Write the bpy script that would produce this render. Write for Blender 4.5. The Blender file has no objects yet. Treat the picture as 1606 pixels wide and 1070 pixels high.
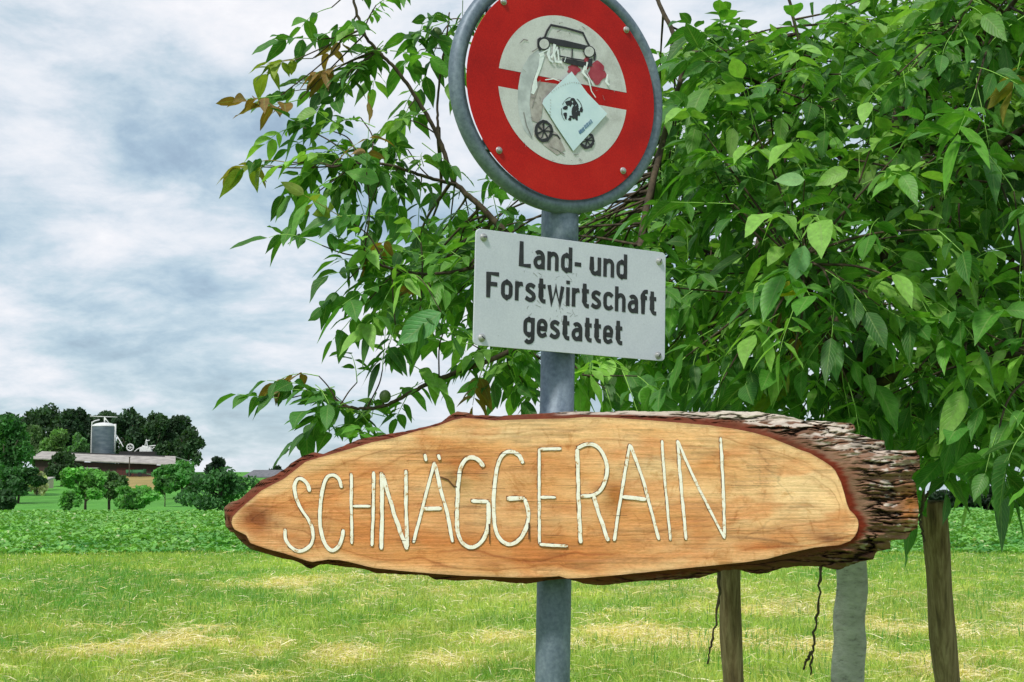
import bpy, math, random
import numpy as np
from mathutils import Vector
R = math.radians
random.seed(7); rng = np.random.default_rng(7)
scene = bpy.context.scene
COL = scene.collection

# ------------------------------------------------------------------ camera
FPX, HOR = 2300.0, 775.0
A = math.atan((HOR - 535) / FPX)
EYE = np.array([0.0, 0.0, 1.55])
cam = bpy.data.cameras.new('camera'); camo = bpy.data.objects.new('camera', cam); COL.objects.link(camo)
camo.location = EYE; camo.rotation_euler = (R(90) + A, 0, 0)
cam.sensor_width = 36; cam.lens = 36 * FPX / 1606; cam.clip_start = 0.05; cam.clip_end = 6000
scene.camera = camo
fw = np.array([0, math.cos(A), math.sin(A)]); up = np.array([0, -math.sin(A), math.cos(A)]); rt = np.array([1.0, 0, 0])
def ray(px, py): return fw + (px - 803) / FPX * rt + (535 - py) / FPX * up
def P(px, py, d): return EYE + ray(px, py) * d
def onplane(px, py, O, N):
    r = ray(px, py); return EYE + r * (np.dot(O - EYE, N) / np.dot(r, N))
def onY(px, py, Y): r = ray(px, py); return EYE + r * (Y / r[1])
def proj(p):
    q = p - EYE; d = q @ fw
    return 803 + FPX * (q @ rt) / d, 535 - FPX * (q @ up) / d

# ------------------------------------------------------------------ sky, sun, exposure
SUN_EL, SUN_AZ = 52.0, -148.0            # azimuth measured from +Y towards +X
world = bpy.data.worlds.new('World'); scene.world = world; world.use_nodes = True
nt = world.node_tree; nt.nodes.clear()
def N_(nt, t, **k):
    n = nt.nodes.new(t)
    for a, b in k.items(): setattr(n, a, b)
    return n
def L_(nt, a, b): nt.links.new(a, b)
def math_n(nt, op, a, b=None, c=None):
    n = N_(nt, 'ShaderNodeMath', operation=op)
    for i, v in enumerate((a, b, c)):
        if v is None: continue
        if isinstance(v, (int, float)): n.inputs[i].default_value = v
        else: L_(nt, v, n.inputs[i])
    return n.outputs[0]
def srgb(r, g, b):
    f = lambda c: (c / 255 / 12.92) if c / 255 <= .04045 else ((c / 255 + .055) / 1.055) ** 2.4
    return (f(r), f(g), f(b), 1)
def ramp(nt, fac, stops, interp='LINEAR'):
    n = N_(nt, 'ShaderNodeValToRGB'); n.color_ramp.interpolation = interp
    while len(n.color_ramp.elements) < len(stops): n.color_ramp.elements.new(.5)
    for e, (p, c) in zip(n.color_ramp.elements, stops): e.position = p; e.color = c
    L_(nt, fac, n.inputs[0]); return n.outputs[0]
def mixc(nt, fac, a, b, mode='MIX'):
    n = N_(nt, 'ShaderNodeMix', data_type='RGBA', blend_type=mode)
    for s, v in ((n.inputs[0], fac), (n.inputs[6], a), (n.inputs[7], b)):
        if isinstance(v, (int, float)): s.default_value = v
        elif isinstance(v, tuple): s.default_value = v
        else: L_(nt, v, s)
    return n.outputs[2]
def noise(nt, vec, scale, detail=4, rough=.55, dist=0.0):
    n = N_(nt, 'ShaderNodeTexNoise'); L_(nt, vec, n.inputs['Vector'])
    n.inputs['Scale'].default_value = scale; n.inputs['Detail'].default_value = detail
    n.inputs['Roughness'].default_value = rough; n.inputs['Distortion'].default_value = dist
    return n.outputs['Fac']
def mapping(nt, vec, sc=(1, 1, 1), loc=(0, 0, 0), rot=(0, 0, 0)):
    n = N_(nt, 'ShaderNodeMapping'); L_(nt, vec, n.inputs['Vector'])
    n.inputs['Scale'].default_value = sc; n.inputs['Location'].default_value = loc; n.inputs['Rotation'].default_value = rot
    return n.outputs[0]
sky = N_(nt, 'ShaderNodeTexSky', sky_type='NISHITA'); sky.sun_disc = False
sky.sun_elevation = R(SUN_EL); sky.sun_rotation = R(SUN_AZ); sky.altitude = 400
geo = N_(nt, 'ShaderNodeTexCoord')
sep = N_(nt, 'ShaderNodeSeparateXYZ'); L_(nt, geo.outputs['Generated'], sep.inputs[0])
zc = math_n(nt, 'MAXIMUM', sep.outputs[2], 0.0)
den = math_n(nt, 'ADD', zc, 0.26)
cx = math_n(nt, 'DIVIDE', sep.outputs[0], den); cy = math_n(nt, 'DIVIDE', sep.outputs[1], den)
cmb = N_(nt, 'ShaderNodeCombineXYZ'); L_(nt, cx, cmb.inputs[0]); L_(nt, cy, cmb.inputs[1])
v1 = mapping(nt, cmb.outputs[0], (1, .8, 1), (1.7, 4.1, 0), (0, 0, R(12)))
n1 = noise(nt, v1, 2.3, 9, .60, .35)
n2 = noise(nt, mapping(nt, cmb.outputs[0], (1, 1, 1), (9.3, 2.2, 3)), 6.5, 8, .62, .3)
nn = math_n(nt, 'ADD', math_n(nt, 'MULTIPLY', n1, .68), math_n(nt, 'MULTIPLY', n2, .32))
cloud = ramp(nt, nn, [(.345, srgb(146, 166, 186)), (.42, srgb(172, 194, 210)), (.475, srgb(194, 211, 222)),
                      (.53, srgb(214, 222, 231)), (.62, srgb(234, 235, 240)), (.68, srgb(246, 246, 248))])
bg1 = N_(nt, 'ShaderNodeBackground'); L_(nt, cloud, bg1.inputs[0]); bg1.inputs[1].default_value = 1.0
bg0 = N_(nt, 'ShaderNodeBackground'); L_(nt, sky.outputs[0], bg0.inputs[0]); bg0.inputs[1].default_value = .10
cov = ramp(nt, nn, [(.40, (.72, .72, .72, 1)), (.56, (.97, .97, .97, 1))])
mx = N_(nt, 'ShaderNodeMixShader'); L_(nt, cov, mx.inputs[0]); L_(nt, bg0.outputs[0], mx.inputs[1]); L_(nt, bg1.outputs[0], mx.inputs[2])
wo = N_(nt, 'ShaderNodeOutputWorld'); L_(nt, mx.outputs[0], wo.inputs[0])
world.cycles.sampling_method = 'MANUAL'; world.cycles.sample_map_resolution = 512

sun = bpy.data.lights.new('sun', 'SUN'); suno = bpy.data.objects.new('sun', sun); COL.objects.link(suno)
sun.energy = 2.8; sun.angle = R(8); sun.color = (1, .96, .88)
sd = Vector((math.sin(R(SUN_AZ)) * math.cos(R(SUN_EL)), math.cos(R(SUN_AZ)) * math.cos(R(SUN_EL)), math.sin(R(SUN_EL))))
suno.rotation_euler = sd.to_track_quat('Z', 'Y').to_euler(); suno.location = (0, 0, 30)
scene.view_settings.view_transform = 'Standard'; scene.view_settings.look = 'None'
scene.view_settings.exposure = 0.18; scene.view_settings.gamma = 1
scene.cycles.max_bounces = 6; scene.cycles.transparent_max_bounces = 8

# ------------------------------------------------------------------ helpers
def fbm(x, y, seed=0, octv=4, gain=.5):
    x = np.asarray(x, float); y = np.asarray(y, float); out = np.zeros(np.broadcast(x, y).shape); amp, tot = 1, 0
    def h(i, j, s): 
        n = np.sin(i * 127.1 + j * 311.7 + s * 74.7) * 43758.5453; return n - np.floor(n)
    for o in range(octv):
        xi, yi = np.floor(x), np.floor(y); fx, fy = x - xi, y - yi
        fx = fx * fx * (3 - 2 * fx); fy = fy * fy * (3 - 2 * fy); s = seed + o * 13
        v = (h(xi, yi, s) * (1 - fx) + h(xi + 1, yi, s) * fx) * (1 - fy) + (h(xi, yi + 1, s) * (1 - fx) + h(xi + 1, yi + 1, s) * fx) * fy
        out = out + amp * v; tot += amp; amp *= gain; x = x * 2.03 + 5.1; y = y * 2.03 + 1.7
    return out / tot
def sstep(a, b, x): t = np.clip((x - a) / (b - a), 0, 1); return t * t * (3 - 2 * t)

def link(o, parent=None):
    COL.objects.link(o)
    if parent is not None: o.parent = parent
    return o
def mesh(name, verts, faces, mat=None, parent=None, smooth=False, col=None, uv=None, loc=None):
    """faces: ndarray (n,k) or list of tuples; world coordinates (parent offset removed)."""
    verts = np.asarray(verts, float).reshape(-1, 3)
    me = bpy.data.meshes.new(name)
    off = np.zeros(3)
    if parent is not None:
        p = parent
        while p is not None: off = off + np.array(p.location); p = p.parent
    elif loc is not None: off = np.array(loc)
    V = verts - off
    if isinstance(faces, np.ndarray):
        k = faces.shape[1]; nf = len(faces)
        me.vertices.add(len(V)); me.vertices.foreach_set('co', V.ravel())
        me.loops.add(nf * k); me.loops.foreach_set('vertex_index', faces.astype(np.int32).ravel())
        me.polygons.add(nf); me.polygons.foreach_set('loop_start', np.arange(0, nf * k, k, dtype=np.int32))
        me.polygons.foreach_set('loop_total', np.full(nf, k, dtype=np.int32)) if False else None
        me.update(calc_edges=True)
    else:
        me.from_pydata([tuple(v) for v in V], [], [tuple(int(i) for i in f) for f in faces]); me.update()
    if col is not None:
        c = np.asarray(col, float)
        if c.shape[1] == 3: c = np.concatenate([c, np.ones((len(c), 1))], 1)
        at = me.color_attributes.new('col', 'FLOAT_COLOR', 'POINT'); at.data.foreach_set('color', c.ravel())
    if uv is not None:
        at = me.attributes.new('luv', 'FLOAT_VECTOR', 'POINT'); at.data.foreach_set('vector', np.asarray(uv, float).ravel())
    if smooth: me.polygons.foreach_set('use_smooth', np.ones(len(me.polygons), dtype=bool))
    if mat: me.materials.append(mat)
    o = bpy.data.objects.new(name, me)
    if parent is None and loc is not None: o.location = loc
    return link(o, parent)
def tag(o, label=None, cat=None, group=None, kind=None):
    if label: o['label'] = label
    if cat: o['category'] = cat
    if group: o['group'] = group
    if kind: o['kind'] = kind
    return o
def thing(name, label, cat, loc=(0, 0, 0), group=None):
    o = bpy.data.objects.new(name, None); o.location = tuple(float(v) for v in loc); o.empty_display_size = .1
    COL.objects.link(o); return tag(o, label, cat, group)

class MB:
    def __init__(s): s.v = []; s.f = []; s.c = []; s.n = 0
    def add(s, v, f, c=None):
        v = np.asarray(v, float).reshape(-1, 3); s.v.append(v); s.f += [tuple(int(i) + s.n for i in q) for q in f]; s.n += len(v)
        s.c.append(np.tile(np.array((1, 1, 1) if c is None else c[:3], float), (len(v), 1)) if (c is None or np.ndim(c) == 1) else np.asarray(c)[:, :3])
    def box(s, x0, y0, z0, x1, y1, z1, c=None):
        v = [(x, y, z) for x in (x0, x1) for y in (y0, y1) for z in (z0, z1)]
        s.add(v, [(0, 1, 3, 2), (4, 6, 7, 5), (0, 4, 5, 1), (2, 3, 7, 6), (0, 2, 6, 4), (1, 5, 7, 3)], c)
    def tube(s, pts, rad, k=8, c=None, cap=True):
        pts = np.asarray(pts, float); n = len(pts); rad = np.broadcast_to(rad, (n,))
        t = np.gradient(pts, axis=0); t /= np.linalg.norm(t, axis=1)[:, None] + 1e-12
        ref = np.array([0, 0, 1.0]) if abs(t[0][2]) < .9 else np.array([1.0, 0, 0])
        a = np.cross(t[0], ref); a /= np.linalg.norm(a); V = []
        for i in range(n):
            a = a - t[i] * np.dot(a, t[i]); a /= np.linalg.norm(a) + 1e-12; b = np.cross(t[i], a)
            th = np.linspace(0, 2 * math.pi, k, endpoint=False)
            V.append(pts[i] + rad[i] * (np.cos(th)[:, None] * a + np.sin(th)[:, None] * b))
        f = [(i * k + j, i * k + (j + 1) % k, (i + 1) * k + (j + 1) % k, (i + 1) * k + j) for i in range(n - 1) for j in range(k)]
        if cap: f += [tuple(range(k))[::-1], tuple(range((n - 1) * k, n * k))]
        s.add(np.concatenate(V), f, c)
    def build(s, name, mat=None, parent=None, smooth=False, loc=None, usecol=False):
        return mesh(name, np.concatenate(s.v), s.f, mat, parent, smooth, np.concatenate(s.c) if usecol else None, None, loc)

def bez(pts, n=12):
    """Catmull-Rom through points"""
    p = np.asarray(pts, float); p = np.vstack([2 * p[0] - p[1], p, 2 * p[-1] - p[-2]]); out = []
    for i in range(1, len(p) - 2):
        t = np.linspace(0, 1, n, endpoint=False)[:, None]
        out.append(.5 * ((2 * p[i]) + (-p[i - 1] + p[i + 1]) * t + (2 * p[i - 1] - 5 * p[i] + 4 * p[i + 1] - p[i + 2]) * t ** 2 + (-p[i - 1] + 3 * p[i] - 3 * p[i + 1] + p[i + 2]) * t ** 3))
    out.append(p[-2][None]); return np.concatenate(out)

def mat(name, color=(.5, .5, .5, 1), rough=.6, metal=0.0, spec=.5):
    m = bpy.data.materials.new(name); m.use_nodes = True; n = m.node_tree; b = n.nodes['Principled BSDF']
    b.inputs['Base Color'].default_value = color; b.inputs['Roughness'].default_value = rough
    b.inputs['Metallic'].default_value = metal; b.inputs['Specular IOR Level'].default_value = spec
    return m, n, b
def objco(n): return N_(n, 'ShaderNodeTexCoord').outputs['Object']
def attr(n, name='col'): return N_(n, 'ShaderNodeAttribute', attribute_name=name)
def bump(n, b, h, strength=.4, dist=.01):
    k = N_(n, 'ShaderNodeBump'); k.inputs['Strength'].default_value = strength; k.inputs['Distance'].default_value = dist
    L_(n, h, k.inputs['Height']); L_(n, k.outputs[0], b.inputs['Normal'])
def noisy(name, c1, c2, scale=5, rough=.7, metal=0, bumpd=0, detail=5, sc=(1, 1, 1), lo=.35, hi=.65, spec=.5):
    m, n, b = mat(name, c1, rough, metal, spec); v = mapping(n, objco(n), sc); f = noise(n, v, scale, detail, .6)
    L_(n, ramp(n, f, [(lo, c1), (hi, c2)]), b.inputs['Base Color'])
    if bumpd: bump(n, b, f, .6, bumpd)
    return m

# vertex-coloured foliage material: principled + translucency
def foliage_mat(name, trans=.35, rough=.45, veins=False, nscale=20):
    m, n, b = mat(name, (.1, .2, .05, 1), rough); a = attr(n).outputs['Color']
    f = noise(n, objco(n), nscale, 3)
    c = mixc(n, 1.0, a, ramp(n, f, [(.3, (.78, .78, .78, 1)), (.7, (1.2, 1.2, 1.2, 1))]), 'MULTIPLY')
    if veins:
        u = N_(n, 'ShaderNodeSeparateXYZ'); L_(n, attr(n, 'luv').outputs['Vector'], u.inputs[0])
        av = math_n(n, 'ABSOLUTE', u.outputs[1])
        ph = math_n(n, 'SUBTRACT', math_n(n, 'MULTIPLY', u.outputs[0], 62.0), math_n(n, 'MULTIPLY', av, 16.0))
        w = math_n(n, 'POWER', math_n(n, 'ABSOLUTE', math_n(n, 'COSINE', math_n(n, 'MULTIPLY', ph, .5))), 14.0)
        mid = math_n(n, 'LESS_THAN', av, .07)
        ve = math_n(n, 'MAXIMUM', math_n(n, 'MULTIPLY', w, .45), mid)
        c = mixc(n, math_n(n, 'MULTIPLY', ve, .38), c, (.30, .42, .14, 1))
        bump(n, b, math_n(n, 'SUBTRACT', 1.0, w), .35, .002)
        sp_ = noise(n, objco(n), 150, 3, .6); BLM = ramp(n, sp_, [(.68, (0, 0, 0, 1)), (.72, (.75, .75, .75, 1))])
    if veins: c = mixc(n, BLM, c, (.12, .09, .03, 1))
    L_(n, c, b.inputs['Base Color'])
    t = N_(n, 'ShaderNodeBsdfTranslucent'); L_(n, mixc(n, 1.0, c, (1.25, 1.35, .55, 1), 'MULTIPLY'), t.inputs[0])
    mxs = N_(n, 'ShaderNodeMixShader'); mxs.inputs[0].default_value = trans
    L_(n, b.outputs[0], mxs.inputs[1]); L_(n, t.outputs[0], mxs.inputs[2])
    L_(n, mxs.outputs[0], n.nodes['Material Output'].inputs[0]); return m

# ------------------------------------------------------------------ ground
CROP0, CROP1 = 37.5, 119.0
def gz(x, y):
    x = np.asarray(x, float); y = np.asarray(y, float)
    h = 1.0 * sstep(118, 175, y) + np.where(y > 160, (y - 160) * .036, 0) * sstep(150, 200, y)
    h = np.minimum(h, 6.0 + 0 * y)
    f = 1 - .8 * sstep(-25, 60, x)
    return h * f + .05 * (fbm(x * .3, y * .3, 3, 2) - .5)
gauss = [(250, 1008, 95, 26, 1.3), (370, 992, 60, 10, .7), (500, 1020, 90, 22, 1.1), (485, 912, 60, 9, .9), (720, 998, 130, 15, .75),
         (1020, 1003, 150, 18, 1.2), (1230, 1012, 110, 14, 1.1), (1500, 1045, 130, 22, 1.0), (1150, 960, 180, 14, .55), (1480, 985, 180, 14, .7),
         (600, 945, 90, 10, .4), (60, 990, 60, 10, .35), (310, 1064, 120, 6, .5), (1000, 985, 90, 8, .7), (640, 1040, 120, 12, .4)]
GP = []
for px, py, sx, sy, a in gauss:
    d0, d1, dm = (1.55 * FPX / (q - HOR) for q in (py + sy, py - sy, py))
    GP.append(((px - 803) / FPX * dm, dm, sx / FPX * dm * .95, max(.35, (d1 - d0) / 2 * .75), a * 1.1))
def straw(x, y):
    s = 0
    for gx, gy, sx, sy, a in GP: s = s + a * np.exp(-(((x - gx) / sx) ** 2 + ((y - gy) / sy) ** 2))
    n = fbm(x * 1.9, y * 1.3, 21, 6, .62); n2 = fbm(x * .35 + 9, y * .2, 5, 3)
    v = s * np.clip(5.5 * n - 2.1, 0, 2.2) + .45 * sstep(.5, .72, n2) * n * sstep(36, 28, y) + .25 * sstep(.5, .7, n)
    return np.clip(v, 0, 1)
xs = np.unique(np.concatenate([np.linspace(-1500, -76, 24), np.linspace(-76, -14, 60), np.linspace(-14, 14, 150), np.linspace(14, 60, 24), np.linspace(60, 1500, 24)]))
ys = np.unique(np.concatenate([np.linspace(-300, 8, 16), np.linspace(8, 42, 190), np.linspace(42, 130, 50), np.linspace(130, 330, 90), np.linspace(330, 3000, 20)]))
X, Y = np.meshgrid(xs, ys); Z = gz(X, Y)
V = np.stack([X, Y, Z], -1).reshape(-1, 3); nx = len(xs)
i, j = np.meshgrid(np.arange(len(ys) - 1), np.arange(nx - 1), indexing='ij'); q = (i * nx + j).ravel()
F = np.stack([q, q + 1, q + nx + 1, q + nx], 1)
x, y = V[:, 0], V[:, 1]; st = straw(x, y)[:, None] * (y < 37)[:, None]
g1 = np.array(srgb(112, 160, 62)[:3]); g2 = np.array(srgb(228, 212, 136)[:3]); gc = np.array(srgb(52, 98, 44)[:3]); gm = np.array(srgb(92, 156, 62)[:3])
c = g1 * (1 - st) + g2 * st
k = sstep(CROP0 - .8, CROP0 + 3.0, y - 3 * (fbm(x * .35, y * .1, 8) - .4))[:, None]; c = c * (1 - k) + gc * k
k = sstep(CROP1 - 1, CROP1 + 1, y)[:, None]; mm = fbm(x * .06, y * .03, 11)[:, None]; c = c * (1 - k) + k * gm * (.75 + .5 * mm)
tan_ = np.array(srgb(168, 140, 92)[:3]); pxg = 803 + x / np.maximum(y, 1) * FPX
kt = (sstep(184, 192, pxg) * sstep(262, 254, pxg) * sstep(188, 200, y) * sstep(272, 262, y))[:, None] * (.75 + .25 * fbm(x * .3, y * .1, 9)[:, None]); c = c * (1 - kt) + tan_ * kt
gmat, n, b = mat('ground_material', (.1, .2, .05, 1), .95, 0, .2)
f = noise(n, objco(n), 6, 6, .7); fb = noise(n, mapping(n, objco(n), (.25, .08, 1)), 1, 6, .65)
L_(n, mixc(n, 1.0, mixc(n, 1.0, attr(n).outputs['Color'], ramp(n, f, [(.3, (.6, .6, .6, 1)), (.7, (1.2, 1.2, 1.2, 1))]), 'MULTIPLY'), ramp(n, fb, [(.35, (.72, .78, .7, 1)), (.62, (1.15, 1.1, 1.1, 1))]), 'MULTIPLY'), b.inputs['Base Color'])
bump(n, b, f, .8, .06)
tag(mesh('ground', V, F, gmat, None, True, c), kind='structure')

# grass blades ------------------------------------------------------
grassmat = foliage_mat('grass_blade_material', .35, .5, nscale=2)
def blades(n, y0, y1, hmin, hmax, wmin, wmax, colfn, lie=False, keep=None, lean=.45):
    d = np.sqrt(rng.uniform(0, 1, n)) if False else rng.uniform(0, 1, n)
    y = y0 * (y1 / y0) ** d; x = rng.uniform(-1, 1, n) * (.36 * y + .8)
    if keep is not None: m = keep(x, y); x, y = x[m], y[m]; n = len(x)
    z = gz(x, y); th = rng.uniform(0, 2 * math.pi, n); h = rng.uniform(hmin, hmax, n) * (.6 + .9 * fbm(x * .9, y * .9, 31, 3))
    w = rng.uniform(wmin, wmax, n) * (.7 + y / 25)
    ph = rng.uniform(0, 2 * math.pi, n); dx, dy = np.cos(th), np.sin(th)
    if lie:
        ln = h; base = np.stack([x, y, z + rng.uniform(.01, .07, n)], 1)
        ax = np.stack([dx, dy, rng.uniform(-.08, .22, n)], 1); mid = base + ax * (ln * .5)[:, None] + np.array([0, 0, .012]); tip = base + ax * ln[:, None]
        side = np.stack([-dy, dx, rng.uniform(-.6, .6, n)], 1) * w[:, None] * .5
    else:
        base = np.stack([x, y, z - .005], 1); le = rng.uniform(0, lean, n) * h
        lv = np.stack([np.cos(ph), np.sin(ph), 0 * ph], 1) * le[:, None]
        mid = base + lv * .35 + np.stack([0 * h, 0 * h, h * .6], 1); tip = base + lv * 1.3 + np.stack([0 * h, 0 * h, h], 1)
        side = np.stack([dx, dy, 0 * dx], 1) * w[:, None] * .5
    V = np.stack([base - side, base + side, mid + side * .8, mid - side * .8, tip + side * .12, tip - side * .12], 1).reshape(-1, 3)
    b0 = np.arange(n) * 6
    F = np.concatenate([np.stack([b0, b0 + 1, b0 + 2, b0 + 3], 1), np.stack([b0 + 3, b0 + 2, b0 + 4, b0 + 5], 1)])
    c = np.repeat(colfn(x, y, n), 6, 0); return V, F, c
def gcol(x, y, n):
    t = fbm(x * .8, y * .45, 77, 4)[:, None]; r = rng.uniform(0, 1, (n, 1)); s = straw(x, y)[:, None]
    a = np.array(srgb(92, 152, 52)[:3]); b = np.array(srgb(190, 208, 86)[:3]); ye = np.array(srgb(226, 220, 120)[:3])
    k = np.clip(1.5 * t - .35 + .35 * (r - .5), 0, 1); c = a * (1 - k) + b * k
    k = np.clip(s * 1.3 + (r > .9) * .5 + .25 * sstep(24, 15, y)[:, None] * (fbm(x * .5, y * .6, 66, 3)[:, None] > .5), 0, 1) * .75; c = c * (1 - k) + ye * k
    return c * rng.uniform(.75, 1.2, (n, 1))
V, F, c = blades(185000, 9, CROP0 + 5, .05, .13, .004, .009, gcol, keep=lambda x, y: rng.uniform(0, 1, len(x)) > .62 * straw(x, y), lean=1.0)
tag(mesh('grass', V, F, grassmat, None, False, c), 'mown green and yellowish grass of the near field', 'grass', kind='stuff')
V, F, c = blades(6000, 10, CROP0, .10, .19, .004, .008, lambda x, y, n: np.array(srgb(72, 142, 58)[:3]) * rng.uniform(.7, 1.2, (n, 1)),
                 keep=lambda x, y: fbm(x * .55, y * .3, 55, 3) > .56, lean=.3)
tag(mesh('grass', V, F, grassmat, None, False, c), 'taller dark green grass tufts standing in the mown field', 'grass tufts', kind='stuff')
def scol(x, y, n):
    r = rng.uniform(0, 1, (n, 1)); a = np.array(srgb(222, 204, 108)[:3]); b = np.array(srgb(254, 242, 204)[:3])
    return (a * (1 - r) + b * r) * rng.uniform(.7, 1.05, (n, 1))
strawmat = foliage_mat('hay_material', .15, .7, nscale=3)
V, F, c = blades(150000, 9, CROP0, .08, .26, .004, .008, scol, lie=True, keep=lambda x, y: rng.uniform(0, 1, len(x)) < .10 + 1.5 * np.maximum(straw(x, y) - .18, 0))
tag(mesh('cut_hay', V, F, strawmat, None, False, c), 'pale cut hay lying in flattened patches on the grass', 'hay', kind='stuff')
# crop -------------------------------------------------------------
def crop():
    n = 170000
    y = CROP0 * (CROP1 / CROP0) ** rng.uniform(0, 1, n); x = rng.uniform(-1, 1, n) * (.37 * y + 2)
    edge = CROP0 + 5 * (fbm(x * .35, y * .1, 8) - .4); m = (y > edge) & ((y > edge + 4) | (rng.uniform(size=n) < .6)); x, y = x[m], y[m]; n = len(x)
    cl = fbm(x * 1.6, y * .9, 15, 3); z = gz(x, y) + .05 + .34 * cl * rng.uniform(.5, 1.1, n) * (.25 + .75 * sstep(0, 5, y - edge[m]))
    s = rng.uniform(.035, .095, n) * (1 + y / 90)
    th = rng.uniform(0, 2 * math.pi, n); ti = rng.uniform(-.7, .7, n)
    a = np.stack([np.cos(th), np.sin(th), ti], 1); b = np.stack([-np.sin(th), np.cos(th), rng.uniform(-.5, .5, n)], 1)
    C = np.stack([x, y, z], 1); s = s[:, None]
    V = np.stack([C - a * s, C - a * .1 * s + b * .55 * s + [0, 0, .02], C + a * s - [0, 0, .04], C - a * .1 * s - b * .55 * s + [0, 0, .02]], 1).reshape(-1, 3)
    F = (np.arange(n) * 4)[:, None] + np.arange(4)
    r = rng.uniform(0, 1, (n, 1)); k = np.clip(cl[:, None] * 1.5 - .3 + .5 * (r - .5), 0, 1)
    c = np.array(srgb(62, 134, 54)[:3]) * (1 - k) + np.array(srgb(140, 196, 92)[:3]) * k
    c = np.where(r > .975, np.array(srgb(190, 205, 150)[:3]), c)
    tag(mesh('field_crop', V, F.astype(int), foliage_mat('crop_material', .25, .45, nscale=1), None, False, np.repeat(c, 4, 0)),
        'low leafy green crop covering the field beyond the mown grass', 'crop', kind='stuff')
crop()

# ------------------------------------------------------------------ far trees
farmat = foliage_mat('far_foliage_material', .35, .7, nscale=.6)
barkfar = noisy('far_bark_material', srgb(60, 52, 44), srgb(92, 82, 70), 6, .9)
def far_tree(name, label, px, d, top, wpx, col, base=None, n=2600, leaf=None, low=.28, group=None, lumps=15, seed=0, stems=1, cat='tree', flat=1.0):
    r = np.random.default_rng(seed + int(px * 3 + top)); x = (px - 803) / FPX * d
    zt = 1.55 + (HOR - top) / FPX * d; z0 = float(gz(x, d)); h = zt - z0; w = wpx / FPX * d / 2
    t = thing(name, label, cat, (x, d, z0), group)
    zc0 = z0 + h * low; mb = MB()
    for s_ in range(stems):
        ox = r.uniform(-.35, .35) * w * (stems > 1)
        mb.tube([(x + ox * .4, d, z0 - .1), (x + ox * .7, d, z0 + h * .25), (x + ox, d, z0 + h * .65)], [w * .07, w * .05, w * .02], 6)
    for _ in range(5):
        a = r.uniform(0, 6.28); zz = z0 + h * r.uniform(.2, .45)
        mb.tube([(x, d, zz), (x + math.cos(a) * w * .3, d + math.sin(a) * w * .3, zz + h * .14), (x + math.cos(a) * w * .6, d + math.sin(a) * w * .6, zz + h * .28)], [w * .035, w * .025, w * .01], 5)
    mb.build('trunk', barkfar, t, True)
    leaf = leaf or .0014 * d
    if cat == 'bush' or 'orchard' in name: wpx *= 1.25; w *= 1.25; low *= .35
    n = int(n * 2.0)
    cen = []; H = (zt - zc0) / 2; cz = zc0 + H
    for _ in range(lumps):
        a = r.uniform(0, 6.28); rr = r.uniform(.25, .86); e = r.uniform(-.7, .74)
        cen.append((x + math.cos(a) * w * rr * math.sqrt(1 - e * e * .6), d + math.sin(a) * w * rr * .8, cz + e * H, r.uniform(.18, .40)))
    cen.append((x + r.uniform(-.2, .2) * w, d, cz + .58 * H, .40)); cen.append((x, d, cz, .5))
    cen = np.array(cen); idx = r.integers(0, len(cen), n); u = r.normal(size=(n, 3)); u /= np.linalg.norm(u, axis=1)[:, None]
    rad = (r.uniform(.25, 1.15, n) ** .6 * cen[idx, 3])[:, None]
    C = cen[idx, :3] + u * rad * np.array([w, w * .85, H * flat]); C = C[C[:, 2] > z0 + .02 * h]; n = len(C)
    a = r.normal(size=(n, 3)); a /= np.linalg.norm(a, axis=1)[:, None]; b = np.cross(a, r.normal(size=(n, 3))); b /= np.linalg.norm(b, axis=1)[:, None]
    s = (leaf * r.uniform(.6, 1.5, n))[:, None]
    V = np.stack([C - a * s, C + b * s * .6, C + a * s, C - b * s * .6], 1).reshape(-1, 3); F = (np.arange(n) * 4)[:, None] + np.arange(4)
    base_c = np.array(srgb(*[min(255, q_ * 1.14 + 4) for q_ in col])[:3]); k = .35 + 1.3 * fbm(C[:, 0] / w * 2.2 + seed, C[:, 2] / w * 2.2 + C[:, 1] / w, 9 + seed, 3)
    c = base_c * (k * r.uniform(.65, 1.35, n))[:, None]
    mesh('crown', V, F.astype(int), farmat, t, False, np.repeat(c, 4, 0)); return t
WG = 'trees of the dark wood behind the farm'
wood = [(-40, 300, 655, 110, 'tall dark wood tree at the far left edge behind the nearer green tree'),
        (28, 296, 652, 80, 'dark wood tree left of the rounded skyline crown, above the left end of the barn'),
        (70, 300, 638, 84, 'dark wood tree with the highest rounded crown on the left of the skyline'),
        (112, 298, 642, 74, 'dark wood tree rising just left of the silo'),
        (158, 306, 645, 70, 'dark wood tree directly behind the silo'),
        (205, 298, 640, 78, 'dark wood tree just right of the silo, behind its side tube'),
        (243, 296, 645, 66, 'dark wood tree above the hay machine on the barn'),
        (272, 300, 652, 62, 'dark wood tree second from the right end of the wood'),
        (297, 290, 668, 54, 'dark thin-leaved wood tree at the right end, sky showing through')]
for i, (px, d, top, w, lab) in enumerate(wood):
    far_tree('wood_tree', lab, px, d, top, w, (42, 66, 42) if i % 2 else (50, 76, 46), n=3600 if i < 8 else 1500, low=.12, group=WG, seed=i, leaf=.42)
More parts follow.
